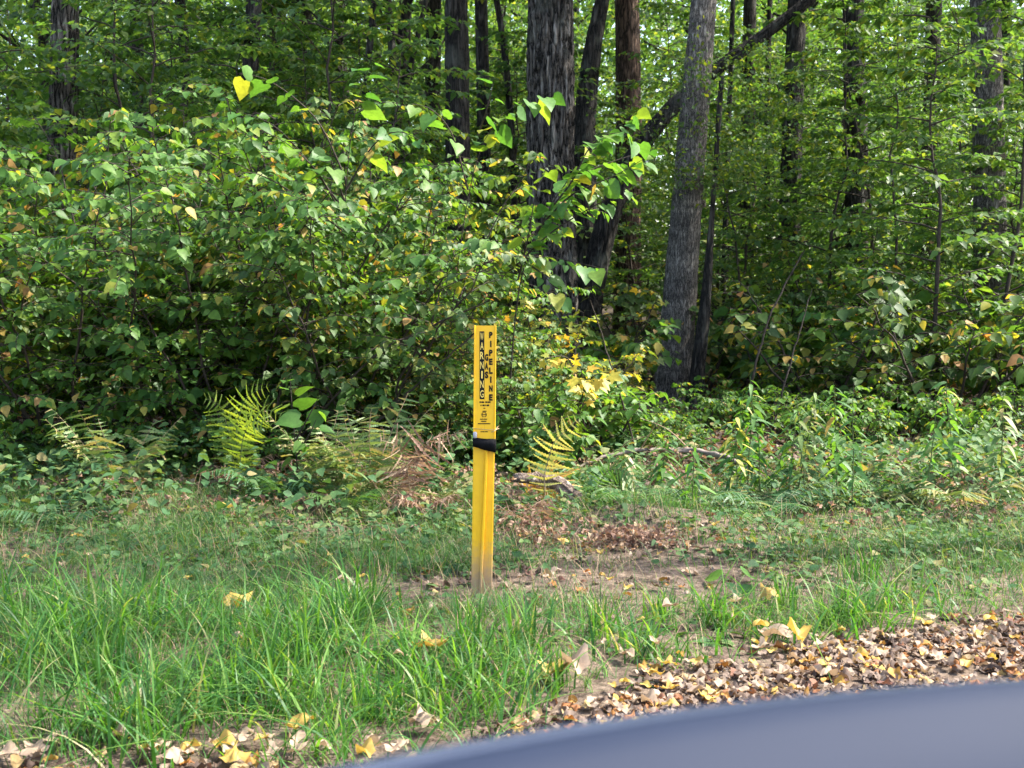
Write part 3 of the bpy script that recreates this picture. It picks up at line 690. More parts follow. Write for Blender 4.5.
sapling('broadleaf_sapling', 335, 9.4, [
    {'p': [(335, 470, 9.4), (340, 300, 9.2), (346, 180, 9.0), (352, 110, 8.8), (362, 70, 8.6), (372, 58, 8.5)], 't0': .86, 'r': .006, 'every': .055},
    {'p': [(346, 180, 9.0), (320, 120, 8.9), (292, 95, 8.8), (258, 72, 8.7), (240, 74, 8.7)], 't0': .45, 'every': .07},
    {'p': [(344, 210, 9.0), (300, 150, 8.8), (268, 118, 8.7), (236, 112, 8.6)], 't0': .35, 'every': .05},
    {'p': [(346, 190, 9.0), (375, 140, 8.8), (398, 128, 8.7), (420, 140, 8.6)], 't0': .35, 'every': .05},
    {'p': [(342, 230, 9.0), (290, 190, 8.7), (250, 168, 8.5), (228, 176, 8.4)], 't0': .25, 'every': .055},
    {'p': [(344, 220, 9.0), (318, 170, 8.7), (285, 140, 8.6), (255, 128, 8.6)], 't0': .3, 'every': .08},
    {'p': [(344, 200, 9.0), (330, 160, 8.6), (330, 140, 8.5), (338, 130, 8.5)], 't0': .3, 'every': .07},
    ], .135, M_lin, 'tall sapling with big pale green leaves rising over the left of the thicket', seed=63)
sapling('broadleaf_sapling', 300, 7.9, [
    {'p': [(300, 505, 7.9), (296, 450, 7.85), (292, 410, 7.8), (290, 375, 7.8)], 't0': .3, 'r': .006, 'every': .05},
    {'p': [(296, 440, 7.85), (312, 410, 7.7), (318, 398, 7.7)], 't0': .3, 'every': .07},
    {'p': [(297, 455, 7.85), (312, 430, 7.6), (316, 420, 7.6)], 't0': .3, 'every': .09},
    ], .125, M_shrub, 'knee-high sapling with round blue-green leaves at the left thicket foot', seed=64)
sapling('broadleaf_sapling', 575, 9.3, [
    {'p': [(575, 470, 9.3), (580, 400, 9.2), (572, 360, 9.1), (560, 354, 8.5), (546, 358, 8.4)], 't0': .6, 'every': .035},
    {'p': [(580, 402, 9.2), (592, 375, 8.6), (608, 372, 8.4)], 't0': .35, 'every': .035},
    {'p': [(579, 410, 9.2), (585, 385, 8.6), (580, 366, 8.4)], 't0': .35, 'every': .035},
    ], .085, M_yel2, 'small sapling of bright yellow leaves right of the marker top', MAPLE, seed=65)
# dark bare stems
def bare(name, pts, r0, r1, mat, label, cat):
    P = path_smooth(np.array([at(*p) for p in pts]), 26)
    rg = np.random.default_rng(len(label)); P[1:-1] += rg.normal(0, .004, (24, 3))
    base = P[0].copy(); mb = MB(); mb.tube(P, np.linspace(r0, r1, 26), 8)
    o = mb.obj(name, mat, off=base); o.location = base; tag(o, label, cat); return o
bare('bare_sapling', [(640, 470, 9.4), (630, 430, 9.4), (616, 380, 9.3), (600, 330, 9.3), (590, 300, 9.3)], .008, .004, M_stem, 'thin dark bare stem slanting up left behind the yellow fern', 'sapling')
bare('bare_sapling', [(745, 410, 11.8), (757, 360, 11.8), (768, 320, 11.9), (786, 282, 12), (805, 250, 12)], .014, .006, M_stem, 'dark bare stem slanting up right beyond the tall weeds', 'sapling')
bare('bare_sapling', [(775, 420, 11.0), (784, 385, 11.0), (800, 330, 11.1), (812, 290, 11.2)], .010, .004, M_stem, 'thin bare stem near the tall weeds, right of the dark bare stem', 'sapling')
for k, (pts, lab) in enumerate([
    ([(300, 440, 9.0), (330, 400, 8.8), (380, 350, 8.6), (440, 322, 8.5), (490, 300, 8.5)], 'dark arching stem crossing the shaded hollow of the thicket'),
    ([(270, 450, 8.9), (282, 380, 8.8), (300, 320, 8.8), (330, 270, 8.7)], 'dark upright stem in the shaded left foot of the thicket'),
    ([(350, 450, 8.9), (400, 400, 8.7), (450, 355, 8.5), (478, 330, 8.5)], 'dark slanting stem leading from the thicket hollow to the marker top'),
    ([(390, 440, 8.9), (398, 380, 8.8), (430, 330, 8.6), (440, 290, 8.6)], 'dark bent stem in the middle of the thicket hollow')]):
    bare('bare_shrub_stem', pts, .011, .005, M_stem, lab, 'stem')

# ------------------------------------------------------------------ ferns
def frond(mbl, mbs, P, width, pairs, rg, droop=.25, jit=.08, face=False):
    PN = PINNA_N if jit > .3 else PINNA
    P = path_smooth(P, 24); d = np.linspace(0, 1, 24)
    mbs.tube(P, np.linspace(.003, .001, 24), 4, cap=False)
    t = np.linspace(.16, .985, pairs)
    Q = np.stack([np.interp(t, d, P[:, k]) for k in range(3)], 1)
    tan = norm(np.stack([np.interp(t, d, np.gradient(P[:, k])) for k in range(3)], 1))
    nr = np.cross(tan, np.array([0, .92, -.4]) if face else np.array([0, 0, 1.])); nr = norm(nr + 1e-5)
    wl = width * np.sin(np.clip((t - .06) * 1.0, 0, 1) * PI * .93 + .22) ** .8
    for sg in (1, -1):
        Fw = norm(nr * sg + tan * .42 + np.array([0, 0, -droop]) + rg.normal(0, jit, (pairs, 3)))
        U = norm(np.cross(Fw, tan) * sg * -1 + rg.normal(0, .06 + jit, (pairs, 3)))
        U = np.where((U[:, 1:2] > 0) if face else (U[:, 2:3] < 0), -U, U)
        mbl.addN(place(PN, Q, Fw, U, wl * np.clip(1 + rg.normal(0, jit * 1.2, pairs), .3, 1.5)), PN[1])
def pinna(wd):
    V = [(0, 0, 0)]; fs = []
    st = 7
    pts_u = []; pts_l = []; mid = []
    for i in range(1, st * 2):
        t = i / (st * 2); w_ = wd * (1 - .75 * t) * (1.0 if i % 2 else .45)
        V += [(t, w_, .012), (t + .01, 0, 0), (t, -w_, .012)]
    V += [(1, 0, -.05)]
    V = np.array(V); V[:, 2] -= .16 * V[:, 0] ** 2
    fs = [(0, 2, 1), (0, 3, 2)]
    m = st * 2 - 1
    for i in range(m - 1):
        a = 1 + 3 * i; fs += [(a, a + 1, a + 4, a + 3), (a + 1, a + 2, a + 5, a + 4)]
    a = 1 + 3 * (m - 1); fs += [(a, a + 1, len(V) - 1), (a + 1, a + 2, len(V) - 1)]
    return V, fs
PINNA = pinna(.115); PINNA_N = pinna(.065)
def fern(px, py, fr, mat, label, smat=M_gstem, width=.11, pairs=17, seed=0, name='fern', group='ferns'):
    """fr: list of fronds as pixel/distance paths relative to nothing: each a list of (px,py,Y) after the base"""
    rg = np.random.default_rng(seed); b = atg(px, py)
    root = empty(name, b, label, 'fern', group)
    for f in fr:
        lb, sb = MB(), MB()
        pts = [b] + [at(x, y, b[1] + dy) for x, y, dy in f]
        frond(lb, sb, np.array(pts), width, pairs, rg, .5 if mat is M_fernb else .25, .34 if mat is M_fernb else .2 if mat in (M_fernm, M_ferno) else .1, True)
        o = lb.obj('frond', mat, root, off=b); sb.obj('stalk', smat, o, off=b)
    return root
def rosette(px, py, n, ln, mat, label, smat=M_gstem, width=.10, pairs=15, seed=0, rise=.9, spread=1.0, name='fern'):
    rg = np.random.default_rng(seed); b = atg(px, py); root = empty(name, b, label, 'fern', 'ferns')
    for k in range(n):
        a = 2 * PI * (k + .6 * rg.random()) / n; l = ln * (.7 + .5 * rg.random())
        P = arch(b, (math.cos(a) * spread, math.sin(a) * spread, rise), l, 9, .45 if rise < 1.4 else .18, rg, .06)
        lb, sb = MB(), MB(); frond(lb, sb, P, width * (.8 + .4 * rg.random()), pairs, rg, .6 if mat is M_fernb else .25, .38 if mat is M_fernb else .22 if mat is M_fernm else .1)
        o = lb.obj('frond', mat, root, off=b); sb.obj('stalk', smat, o, off=b)
    return root
fern(546, 512, [[(544, 475, 0), (553, 442, -.05), (577, 420, -.1)]], M_ferny, 'tall pale yellow fern frond standing upright right of the marker', M_dstem, .135, 15, 1)
fern(520, 500, [[(530, 478, -.1), (555, 478, -.2), (574, 494, -.3)], [(535, 482, -.1), (548, 486, -.2), (562, 498, -.3)]], M_ferno, 'golden dried fern drooping over the pale half-buried log', M_dstem, .13, 16, 2)
fern(592, 500, [[(606, 470, -.1), (625, 468, -.2), (644, 498, -.3)], [(600, 475, .1), (612, 470, .2), (628, 488, .3)]], M_fern, 'bright green fern arching down to the right, below the fallen branch', seed=3, width=.10)
rosette(668, 506, 6, .48, M_fern, 'green fern spreading low in front of the fallen branch', seed=4, rise=.7, width=.10)
rosette(705, 500, 5, .42, M_fernd, 'small dark fern between the low spreading fern and the tall weeds', seed=41, rise=.8)
rosette(768, 515, 7, .62, M_fernd, 'blue-green fern with long fronds in grass at the right verge', seed=5, rise=.9, width=.12)
rosette(428, 566, 5, .34, M_fernd, 'small dark green fern low in the grass left of the marker', seed=6, rise=.5, width=.08)
rosette(400, 545, 5, .30, M_fern, 'small bright fern in the grass beside the fading ferns', seed=66, rise=.5, width=.07)
fern(238, 492, [[(236, 425, 0), (246, 395, -.1), (268, 386, -.2)], [(244, 435, .1), (262, 408, 0), (282, 414, -.1)], [(230, 440, 0), (222, 405, 0), (205, 398, -.1)], [(242, 440, -.1), (250, 420, -.2), (272, 425, -.3)]], M_ferng, 'sunlit yellow-green fern at the left foot of the thicket', seed=7, width=.14)
rosette(365, 505, 13, .85, M_fernm, 'tall fading olive fern in front of the thicket hollow', M_dstem, .14, 17, 8, rise=1.8)
rosette(330, 500, 9, .70, M_fernm, 'fading olive fern left of the tallest fading fern', M_dstem, .12, 16, 9, rise=1.7)
fern(412, 512, [[(416, 465, 0), (430, 438, -.1), (468, 432, -.2)], [(410, 460, .1), (424, 440, .1), (452, 446, .0)], [(408, 470, -.1), (398, 445, -.2), (380, 440, -.3)]], M_fernb, 'withered brown fern arching right towards the marker', M_dstem, .14, 26, 10)
rosette(425, 515, 5, .36, M_fernb, 'withered brown fern collapsed at the foot of the arching brown fern', M_dstem, .09, 24, 11, rise=1.3)
rosette(240, 490, 6, .55, M_fernb, 'withered brown fern drooping left of the fading ferns', M_dstem, .09, 24, 12, rise=1.0)
rosette(518, 525, 5, .32, M_fernb, 'crumpled rusty fern against the pale half-buried log', M_dstem, .11, 15, 13, rise=1.2)
rosette(560, 525, 4, .22, M_fernb, 'flattened brown fern on the bare soil near the log', M_dstem, .10, 14, 14, rise=.6)
rosette(392, 508, 4, .62, M_fernb, 'rusty brown fern standing among the fading ferns', M_dstem, .075, 28, 72, rise=1.6)
rosette(345, 512, 7, .48, M_fern, 'fresh green fern in front of the fading ferns', M_gstem, .10, 16, 73, rise=1.2)
rosette(445, 508, 5, .40, M_fernm, 'small fading fern close beside the marker post', M_dstem, .07, 26, 74, rise=1.3)
rosette(275, 505, 7, .6, M_fernd, 'dark green fern right of the sunlit yellow-green fern', M_gstem, .11, 16, 75, rise=1.3)
fern(378, 440, [[(372, 405, 0), (378, 385, -.1), (398, 378, -.2)]], M_fern, 'lone pale fern frond in the dark thicket hollow', seed=15, width=.12)
rosette(120, 500, 7, .8, M_fernm, 'fading fern nearest the left border', M_dstem, .13, 16, 16, rise=1.5)
rosette(60, 525, 6, .55, M_fernd, 'dark green fern at the left border in front of the shrubs', seed=17, rise=.9)
rosette(880, 500, 7, .6, M_fern, 'bright fern on the right verge beyond the tall weeds', seed=18, rise=.9, width=.12)
rosette(965, 515, 6, .6, M_fernm, 'fading fern nearest the right border', M_dstem, .12, 16, 19, rise=1.1)

# ------------------------------------------------------------------ tall weeds and broad-leaved plants
def weed(px, py, h, n, label, seed, mat, leaf=.12, tilt=(0, 0), smat=M_gstem, name='tall_weed'):
    rg = np.random.default_rng(seed); b = atg(px, py); root = empty(name, b, label, 'weed', 'tall weeds')
    P = arch(b, (tilt[0], tilt[1], 1), h, 14, .04, rg, .06); sb = MB(); sb.tube(P, np.linspace(.005, .002, 14), 5)
    sb.obj('stem', smat, root, off=b)
    t = .12 + .88 * np.arange(n) / n; a = np.arange(n) * 2.4 + rg.random(n)
    Q = np.stack([np.interp(t, np.linspace(0, 1, 14), P[:, k]) for k in range(3)], 1)
    Fw = np.stack([np.cos(a), np.sin(a), .15 - .5 * rg.random(n)], 1); U = norm(np.stack([-.2 * np.cos(a), -.2 * np.sin(a), np.ones(n)], 1) + rg.normal(0, .2, (n, 3)))
    lb = MB(); lb.addN(place(LANCE, Q, Fw, U, leaf * (.6 + .5 * np.sin(t * PI)) * (.8 + .4 * rg.random(n))), LANCE[1]); lb.obj('foliage', mat, root, off=b)
    return root
weed(738, 505, .62, 16, 'tall weed with drooping yellow-green leaves at the end of the fallen branch', 1, M_ferny, .15, (-.02, 0))
weed(748, 500, .78, 26, 'tallest green weed with narrow leaves right of the grey tree', 2, M_long, .16, (.05, 0))
weed(768, 498, .62, 22, 'leaning green weed next to the tallest weed', 3, M_fern, .12, (.25, 0))
weed(788, 505, .68, 22, 'green weed standing over the blue-green fern', 4, M_lin, .12, (.05, 0))
weed(806, 508, .72, 20, 'fading narrow-leaved weed right of the blue-green fern', 5, M_fernm, .12, (-.08, 0))
weed(852, 512, .7, 22, 'narrow-leaved weed alone beside the bright right verge fern', 6, M_fern, .13)
weed(925, 510, .66, 20, 'slender weed between the bright fern and the fading fern', 7, M_lin, .12, (.1, 0))
weed(693, 516, .42, 18, 'short bright weed in the low ferns below the fallen branch', 8, M_long, .15)
weed(340, 520, .45, 16, 'short narrow-leaved weed in front of the fading ferns', 9, M_fernm, .10, (.3, 0))
for i, (px, py, h, m_) in enumerate([(728, 503, .74, M_lin), (762, 502, .84, M_fern), (797, 502, .72, M_fernm), (838, 505, .75, M_lin), (955, 505, .78, M_lin), (1000, 508, .7, M_fernm), (660, 492, .4, M_fern), (625, 495, .36, M_fernm)]):
    weed(px, py, h, 26 + 4 * (i % 4), 'leafy weed with narrow drooping leaves in the stand right of the fallen branch' if px > 700 else 'short leafy weed in front of the fallen branch', 60 + i, m_, .15, (random.Random(i).uniform(-.15, .15), 0))
def leafplant(px, py, n, size, mat, label, seed, tpl=HEART, rise=.5, name='broad_leaved_plant', cat='plant'):
    rg = np.random.default_rng(seed); b = atg(px, py); root = empty(name, b, label, cat, 'broad-leaved plants on the verge')
    sb = MB(); Q = []; Fw = []
    for k in range(n):
        a = 2 * PI * (k + .5 * rg.random()) / n
        P = arch(b, (math.cos(a), math.sin(a), rise * (1 + rg.random())), size * (.7 + .6 * rg.random()), 6, .2, rg, .05)
        sb.tube(P, .0022, 4, cap=False); Q.append(P[-1]); Fw.append((math.cos(a), math.sin(a), -.15))
    sb.obj('stalk', M_gstem, root, off=b); lb = MB()
    lb.addN(place(tpl, np.array(Q), np.array(Fw), rnd_dirs(n, 1, .3), size * (.8 + .5 * rg.random(n))), tpl[1]); lb.obj('foliage', mat, root, off=b)
leafplant(712, 634, 6, .085, M_cover, 'plant with wide grey-green lobed leaves beside the leaf litter', 1, MAPLE, .25)
leafplant(640, 632, 4, .075, M_cover, 'small lobed-leaf plant in grass left of the wide grey-green plant', 2, MAPLE, .3)
leafplant(775, 618, 4, .06, M_cover, 'small round-leaved plant right of the wide grey-green plant', 3, HEART, .3)
leafplant(735, 585, 3, .11, M_long, 'single bright yellow-green leaf plant on the bare soil', 4, HEART, .6)
for i, (px, py, lab) in enumerate([(250, 512, 'at the foot of the left fern'), (300, 500, 'below the blue-green sapling'), (330, 548, 'in short grass left of the small ferns'), (455, 525, 'beside the post of the marker'), (600, 520, 'on the soil under the arching fern'), (640, 512, 'in front of the spreading fern'), (270, 560, 'in the grass near the yellow fallen leaves'), (180, 540, 'near the left border fern'), (480, 500, 'behind the marker post'), (575, 545, 'on the dark mound')]):
    leafplant(px, py, 7, .06, M_cover if i % 2 else M_fern, 'low green leafy plant ' + lab, 20 + i, OV, .8)

# ------------------------------------------------------------------ grass, ground cover, litter
def blades(x, y, h, wd, mat, name, label, seed, levels=5, lean=.7):
    rg = np.random.default_rng(seed); n = len(x)
    a = rg.random(n) * 2 * PI; az = a + PI / 2 + rg.normal(0, .5, n)
    z = gz(x, y); le = lean * (.15 + rg.random(n)) ; cu = .3 + .9 * rg.random(n)
    t = np.linspace(0, 1, levels + 1)
    dirx, diry = np.cos(a), np.sin(a)
    hor = h[:, None] * le[:, None] * (t[None] * .35 + cu[:, None] * .75 * t[None] ** 2.2)
    ver = h[:, None] * (t[None] - .42 * cu[:, None] * le[:, None] * t[None] ** 2.6)
    C = np.stack([x[:, None] + dirx[:, None] * hor, y[:, None] + diry[:, None] * hor, z[:, None] - .01 + ver], -1)
    wv = wd[:, None] * (1 - t[None] ** 2.0) * .5
    S = np.stack([np.cos(az), np.sin(az), np.zeros(n)], -1)
    Lf = C + S[:, None] * wv[..., None]; Rt = C - S[:, None] * wv[..., None]
    V = np.zeros((n, 2 * levels + 1, 3))
    V[:, 0:2 * levels:2] = Lf[:, :levels]; V[:, 1:2 * levels:2] = Rt[:, :levels]; V[:, -1] = C[:, -1]
    fs = [(2 * i, 2 * i + 1, 2 * i + 3, 2 * i + 2) for i in range(levels - 1)] + [(2 * levels - 2, 2 * levels - 1, 2 * levels)]
    mb = MB(); mb.addN(V, fs); return tag(mb.obj(name, mat), label, 'grass', kind='stuff')

def scatter(n, ylo, yhi, seed):
    rg = np.random.default_rng(seed)
    y = ylo + (yhi - ylo) * rg.random(n); n = int(n * 1.3); y = ylo + (yhi - ylo) * rg.random(n); x = (rg.random(n) * 2 - 1) * (y * .43 + 1.0)
    return x, y, rg
def bare_soil(x, y):
    """1 where the soil lies bare: a band behind the front grass and a patch right of the marker"""
    b = np.exp(-(((y - 5.50 - .15 * (x - .1)) / .34) ** 4)) * np.clip((x + .75) / .3, 0, 1) * np.clip((1.3 - x) / .3, 0, 1)
    b = np.maximum(b, np.exp(-(((x - .62) / .62) ** 2 + ((y - 6.35) / .5) ** 2)))
    b = np.maximum(b, .8 * np.exp(-(((x + .55) / .3) ** 2 + ((y - 5.5) / .2) ** 2)))
    return b
# long grass in the front strip
x, y, rg = scatter(44000, 3.3, 5.6, 1)
e = litter_edge(x); d = y - e
lim = np.where((x > -.55) & (x < .75), 4.62, 5.3) + .12 * np.sin(x * 5)
den = np.clip((d + .20) / .45, 0, 1) ** 1.5 * np.clip((lim - y) / .25, 0, 1) * np.clip(noise2(x, y, 3.6, 4) * 3.8 - 1.5, .07, 1)
k = rg.random(len(x)) < den * .62
x, y = x[k], y[k]
big = rg.random(len(x)) < .16 + .25 * (noise2(x, y, 2.6, 14) > .55)
hh = np.where((x > -.55) & (x < .75), .8, 1.0) * np.where(big, .17 + .17 * rg.random(len(x)), .07 + .13 * rg.random(len(x))) * (.65 + .7 * noise2(x, y, 2.0, 6))
blades(x, y, hh, np.where(big, .009, .0050) * (.7 + .6 * rg.random(len(x))), M_long, 'long_grass', 'long bright green grass in the strip before the marker', 2, 6, 1.7)
# shorter, darker grass over the verge
x, y, rg = scatter(130000, 3.4, 9.2, 3)
e = litter_edge(x)
den = np.clip((y - e + .05) / .2, 0, 1) * (1 - .97 * bare_soil(x, y)) * np.clip((9.3 - y) / 1.2, 0, 1) * np.clip(noise2(x, y, 1.6, 8) * 2.2 - .25, .3, 1)
den = den * np.where(y < 4.9, .40, 1) * np.where((y > 5.6) & (x > -.2), .55, 1) * np.where((x > 1.05) & (y > 5.3), 1.9, 1)
k = rg.random(len(x)) < den * .8
x, y = x[k], y[k]
blades(x, y, (.045 + .11 * rg.random(len(x))) * (.6 + .8 * noise2(x, y, 1.2, 7)), .0034 * (.7 + .7 * rg.random(len(x))), M_grass, 'verge_grass', 'short dark green grass covering the verge around the marker', 4, 4, 1.5)
# thin dry straws
x, y, rg = scatter(5000, 3.6, 8.8, 5); k = (y > litter_edge(x) + .1); x, y = x[k], y[k]
blades(x, y, .08 + .16 * rg.random(len(x)), np.full(len(x), .0026), M_dstem, 'dry_straw', 'thin dry straws scattered through the verge grass', 6, 5, 1.3)
# a few conspicuous single blades, each countable
def clump(px, py, n, h, label, seed, wd=.009, lean=.55):
    rg = np.random.default_rng(seed); b = atg(px, py)
    xx = b[0] + rg.normal(0, .035, n); yy = b[1] + rg.normal(0, .035, n)
    o = blades(xx - 0, yy, h * (.6 + .55 * rg.random(n)), np.full(n, wd), M_long, 'grass_tuft', label, seed + 900, 7, lean)
    del o['kind']; o['category'] = 'grass tuft'; o['group'] = 'tall grass tufts'
    return o
clump(398, 622, 4, .22, 'tuft with one wide blade pointing up left on the shaded soil', 1, .012, .8)
clump(300, 680, 24, .34, 'tall tuft of long arching blades above the bottom left litter', 2)
clump(270, 700, 20, .32, 'tall tuft left of the longest arching tuft', 3)
clump(235, 670, 16, .30, 'tall tuft with upright blades nearest the orange fallen leaf', 4)
clump(470, 660, 28, .27, 'thick tuft of glossy curved blades just in front of the marker', 5)
clump(520, 655, 26, .26, 'thick tuft right of the glossy curved tuft', 6)
clump(560, 690, 24, .18, 'short bright tuft at the edge of the leaf litter', 7)
clump(420, 700, 22, .22, 'bright tuft above the car edge, left of the round yellow leaf', 8)
clump(365, 720, 20, .22, 'sprawling tuft where the bottom left litter ends', 9)
clump(600, 640, 24, .20, 'dense tuft in the middle of the front grass strip', 10)
clump(660, 620, 24, .19, 'dense tuft left of the wide grey-green plant', 11)
clump(690, 512, 14, .30, 'upright tuft among the low ferns', 12)
clump(780, 600, 26, .20, 'tuft on the right verge behind the grey-green plant', 13)
clump(100, 690, 26, .32, 'tall tuft close to the left border', 14)
clump(860, 575, 24, .22, 'tuft on the right verge outside the leaf litter', 15)

# ground cover of small leaves
x, y, rg = scatter(44000, 4.2, 9.6, 7)
den = np.clip((y - litter_edge(x) - .2) / .3, 0, 1) * (1 - .93 * bare_soil(x, y)) * np.clip(noise2(x, y, 2.4, 12) * 2.4 - .65, .04, 1) * np.clip((y - 4.6) / 1.5, .12, 1)
k = rg.random(len(x)) < den * np.where(x < .1, .75, .5); x, y = x[k], y[k]; n = len(x)
P = np.stack([x, y, gz(x, y) + .01 + .07 * rg.random(n) * np.clip((y - 4) / 3, .2, 1.3)], -1)
mb = MB(); mb.addN(place(OV, P, np.stack([np.cos(rg.random(n) * 6.28), np.sin(rg.random(n) * 6.28), np.zeros(n)], -1) + rg.normal(0, .25, (n, 3)), norm(rg.normal(0, .3, (n, 3)) + [0, -.1, 1]), .022 + .048 * rg.random(n) ** 1.5), OV[1])
tag(mb.obj('ground_cover', M_cover), 'low ground cover of small leaves mixed into the verge grass', 'ground cover', kind='stuff')

# knee-low tangle of leaves where the verge meets the thicket
x, y, rg = scatter(42000, 6.5, 10.6, 17)
den = np.clip((y - 6.6 - .7 * (x > .2)) / .8, 0, 1) * np.clip(noise2(x, y, 1.9, 21) * 2.6 - .8, .05, 1) * (1 - .9 * bare_soil(x, y))
k = rg.random(len(x)) < den * .6; x, y = x[k], y[k]; n = len(x)
P = np.stack([x, y, gz(x, y) + .02 + .30 * rg.random(n) ** 1.3 * noise2(x, y, 1.4, 23) * 1.6], -1); a = rg.random(n) * 6.28
mb = MB(); mb.addN(place(OV, P, np.stack([np.cos(a), np.sin(a), rg.normal(-.2, .25, n)], -1), norm(rg.normal(0, .35, (n, 3)) + [0, -.15, 1]), .035 + .05 * rg.random(n)), OV[1])
tag(mb.obj('undergrowth', M_cover), 'tangle of low green leaves where the verge meets the thicket', 'undergrowth', kind='stuff')

# leaf litter
def dry_leaf(seed, lob, wid, curl, crum):
    rg = np.random.default_rng(seed); n = 22; V = [(.5, 0, 0)]; fs = []
    an = np.linspace(0, 2 * PI, n, endpoint=False)
    r = .5 * (1 + lob * np.cos(5 * an) + .10 * lob * rg.normal(0, 1, n)) * (1 + .12 * np.cos(an))
    for q in (.5, 1.0):
        for j in range(n): V.append((.5 + q * r[j] * math.cos(an[j]) * 1.05, q * r[j] * wid * math.sin(an[j]), 0))
    V = np.array(V); ph = rg.random(4) * 6
    V[:, 2] = curl * V[:, 1] ** 2 * 2.2 + crum * (np.sin(7 * V[:, 0] + ph[0] + 3 * V[:, 1]) * .10 + np.sin(9 * V[:, 1] + ph[1]) * .09 + np.sin(13 * V[:, 0] - 8 * V[:, 1] + ph[2]) * .05) + .35 * (rg.random() - .3) * (V[:, 0] - .5) ** 2 * 2
    for j in range(n):
        k = (j + 1) % n; fs += [(0, 1 + j, 1 + k), (1 + j, 1 + n + j, 1 + n + k, 1 + k)]
    return V, fs
LITT = [dry_leaf(1, .12, .72, .5, .8), dry_leaf(2, .04, .62, -.5, 1.2), dry_leaf(3, .26, .95, .4, .9), dry_leaf(4, .30, 1.0, -.3, 1.3), dry_leaf(5, .05, .8, .9, .8), dry_leaf(6, .16, .7, 1.2, 1.2), dry_leaf(7, .22, .85, .2, 1.6), dry_leaf(8, .03, .55, .7, 1.0)]
def litter(x, y, size, mat, name, label, seed, lift=.02, tilt=.45):
    rg = np.random.default_rng(seed); n = len(x); k = rg.integers(0, len(LITT), n); mb = MB()
    z = gz(x, y) + .006 + lift * rg.random(n); a = rg.random(n) * 6.28
    Fw = np.stack([np.cos(a), np.sin(a), rg.normal(0, .15, n)], -1); U = norm(rg.normal(0, tilt, (n, 3)) + [0, 0, 1.])
    for q in range(len(LITT)):
        s = k == q
        mb.addN(place(LITT[q], np.stack([x, y, z], -1)[s], Fw[s], U[s], (size * (.6 + .8 * rg.random(n)))[s]), LITT[q][1])
    return tag(mb.obj(name, mat), label, 'leaf litter', kind='stuff')
x, y, rg = scatter(32000, 2.9, 7.6, 8); d = y - litter_edge(x)
den = np.clip(.34 - d / .2, 0, 1) * np.where(x < -.15, .6, .8) * np.clip(noise2(x, y, 4.5, 31) * 2.2 - .2, .25, 1) * np.where(y < 2.9, 0, 1)
k = rg.random(len(x)) < den; litter(x[k], y[k], .037, M_litter, 'leaf_litter', 'drift of brown and yellow fallen leaves along the road edge', 9, .02, .24)
x, y, rg = scatter(9000, 4.2, 9.5, 10); d = y - litter_edge(x)
den = np.clip(d, 0, 1) * (.07 + .26 * bare_soil(x, y)) * np.where((y > 6) & (x > 0), 1.2, 1)
k = rg.random(len(x)) < den; litter(x[k], y[k], .042, M_litter, 'scattered_litter', 'small brown leaf scraps strewn over the bare soil', 11, .015, .3)
x, y, rg = scatter(9000, 8.2, 17, 12); litter(x, y, .075, M_litter, 'woodland_litter', 'brown leaf carpet on the ground under the thicket', 13, .03, .4)

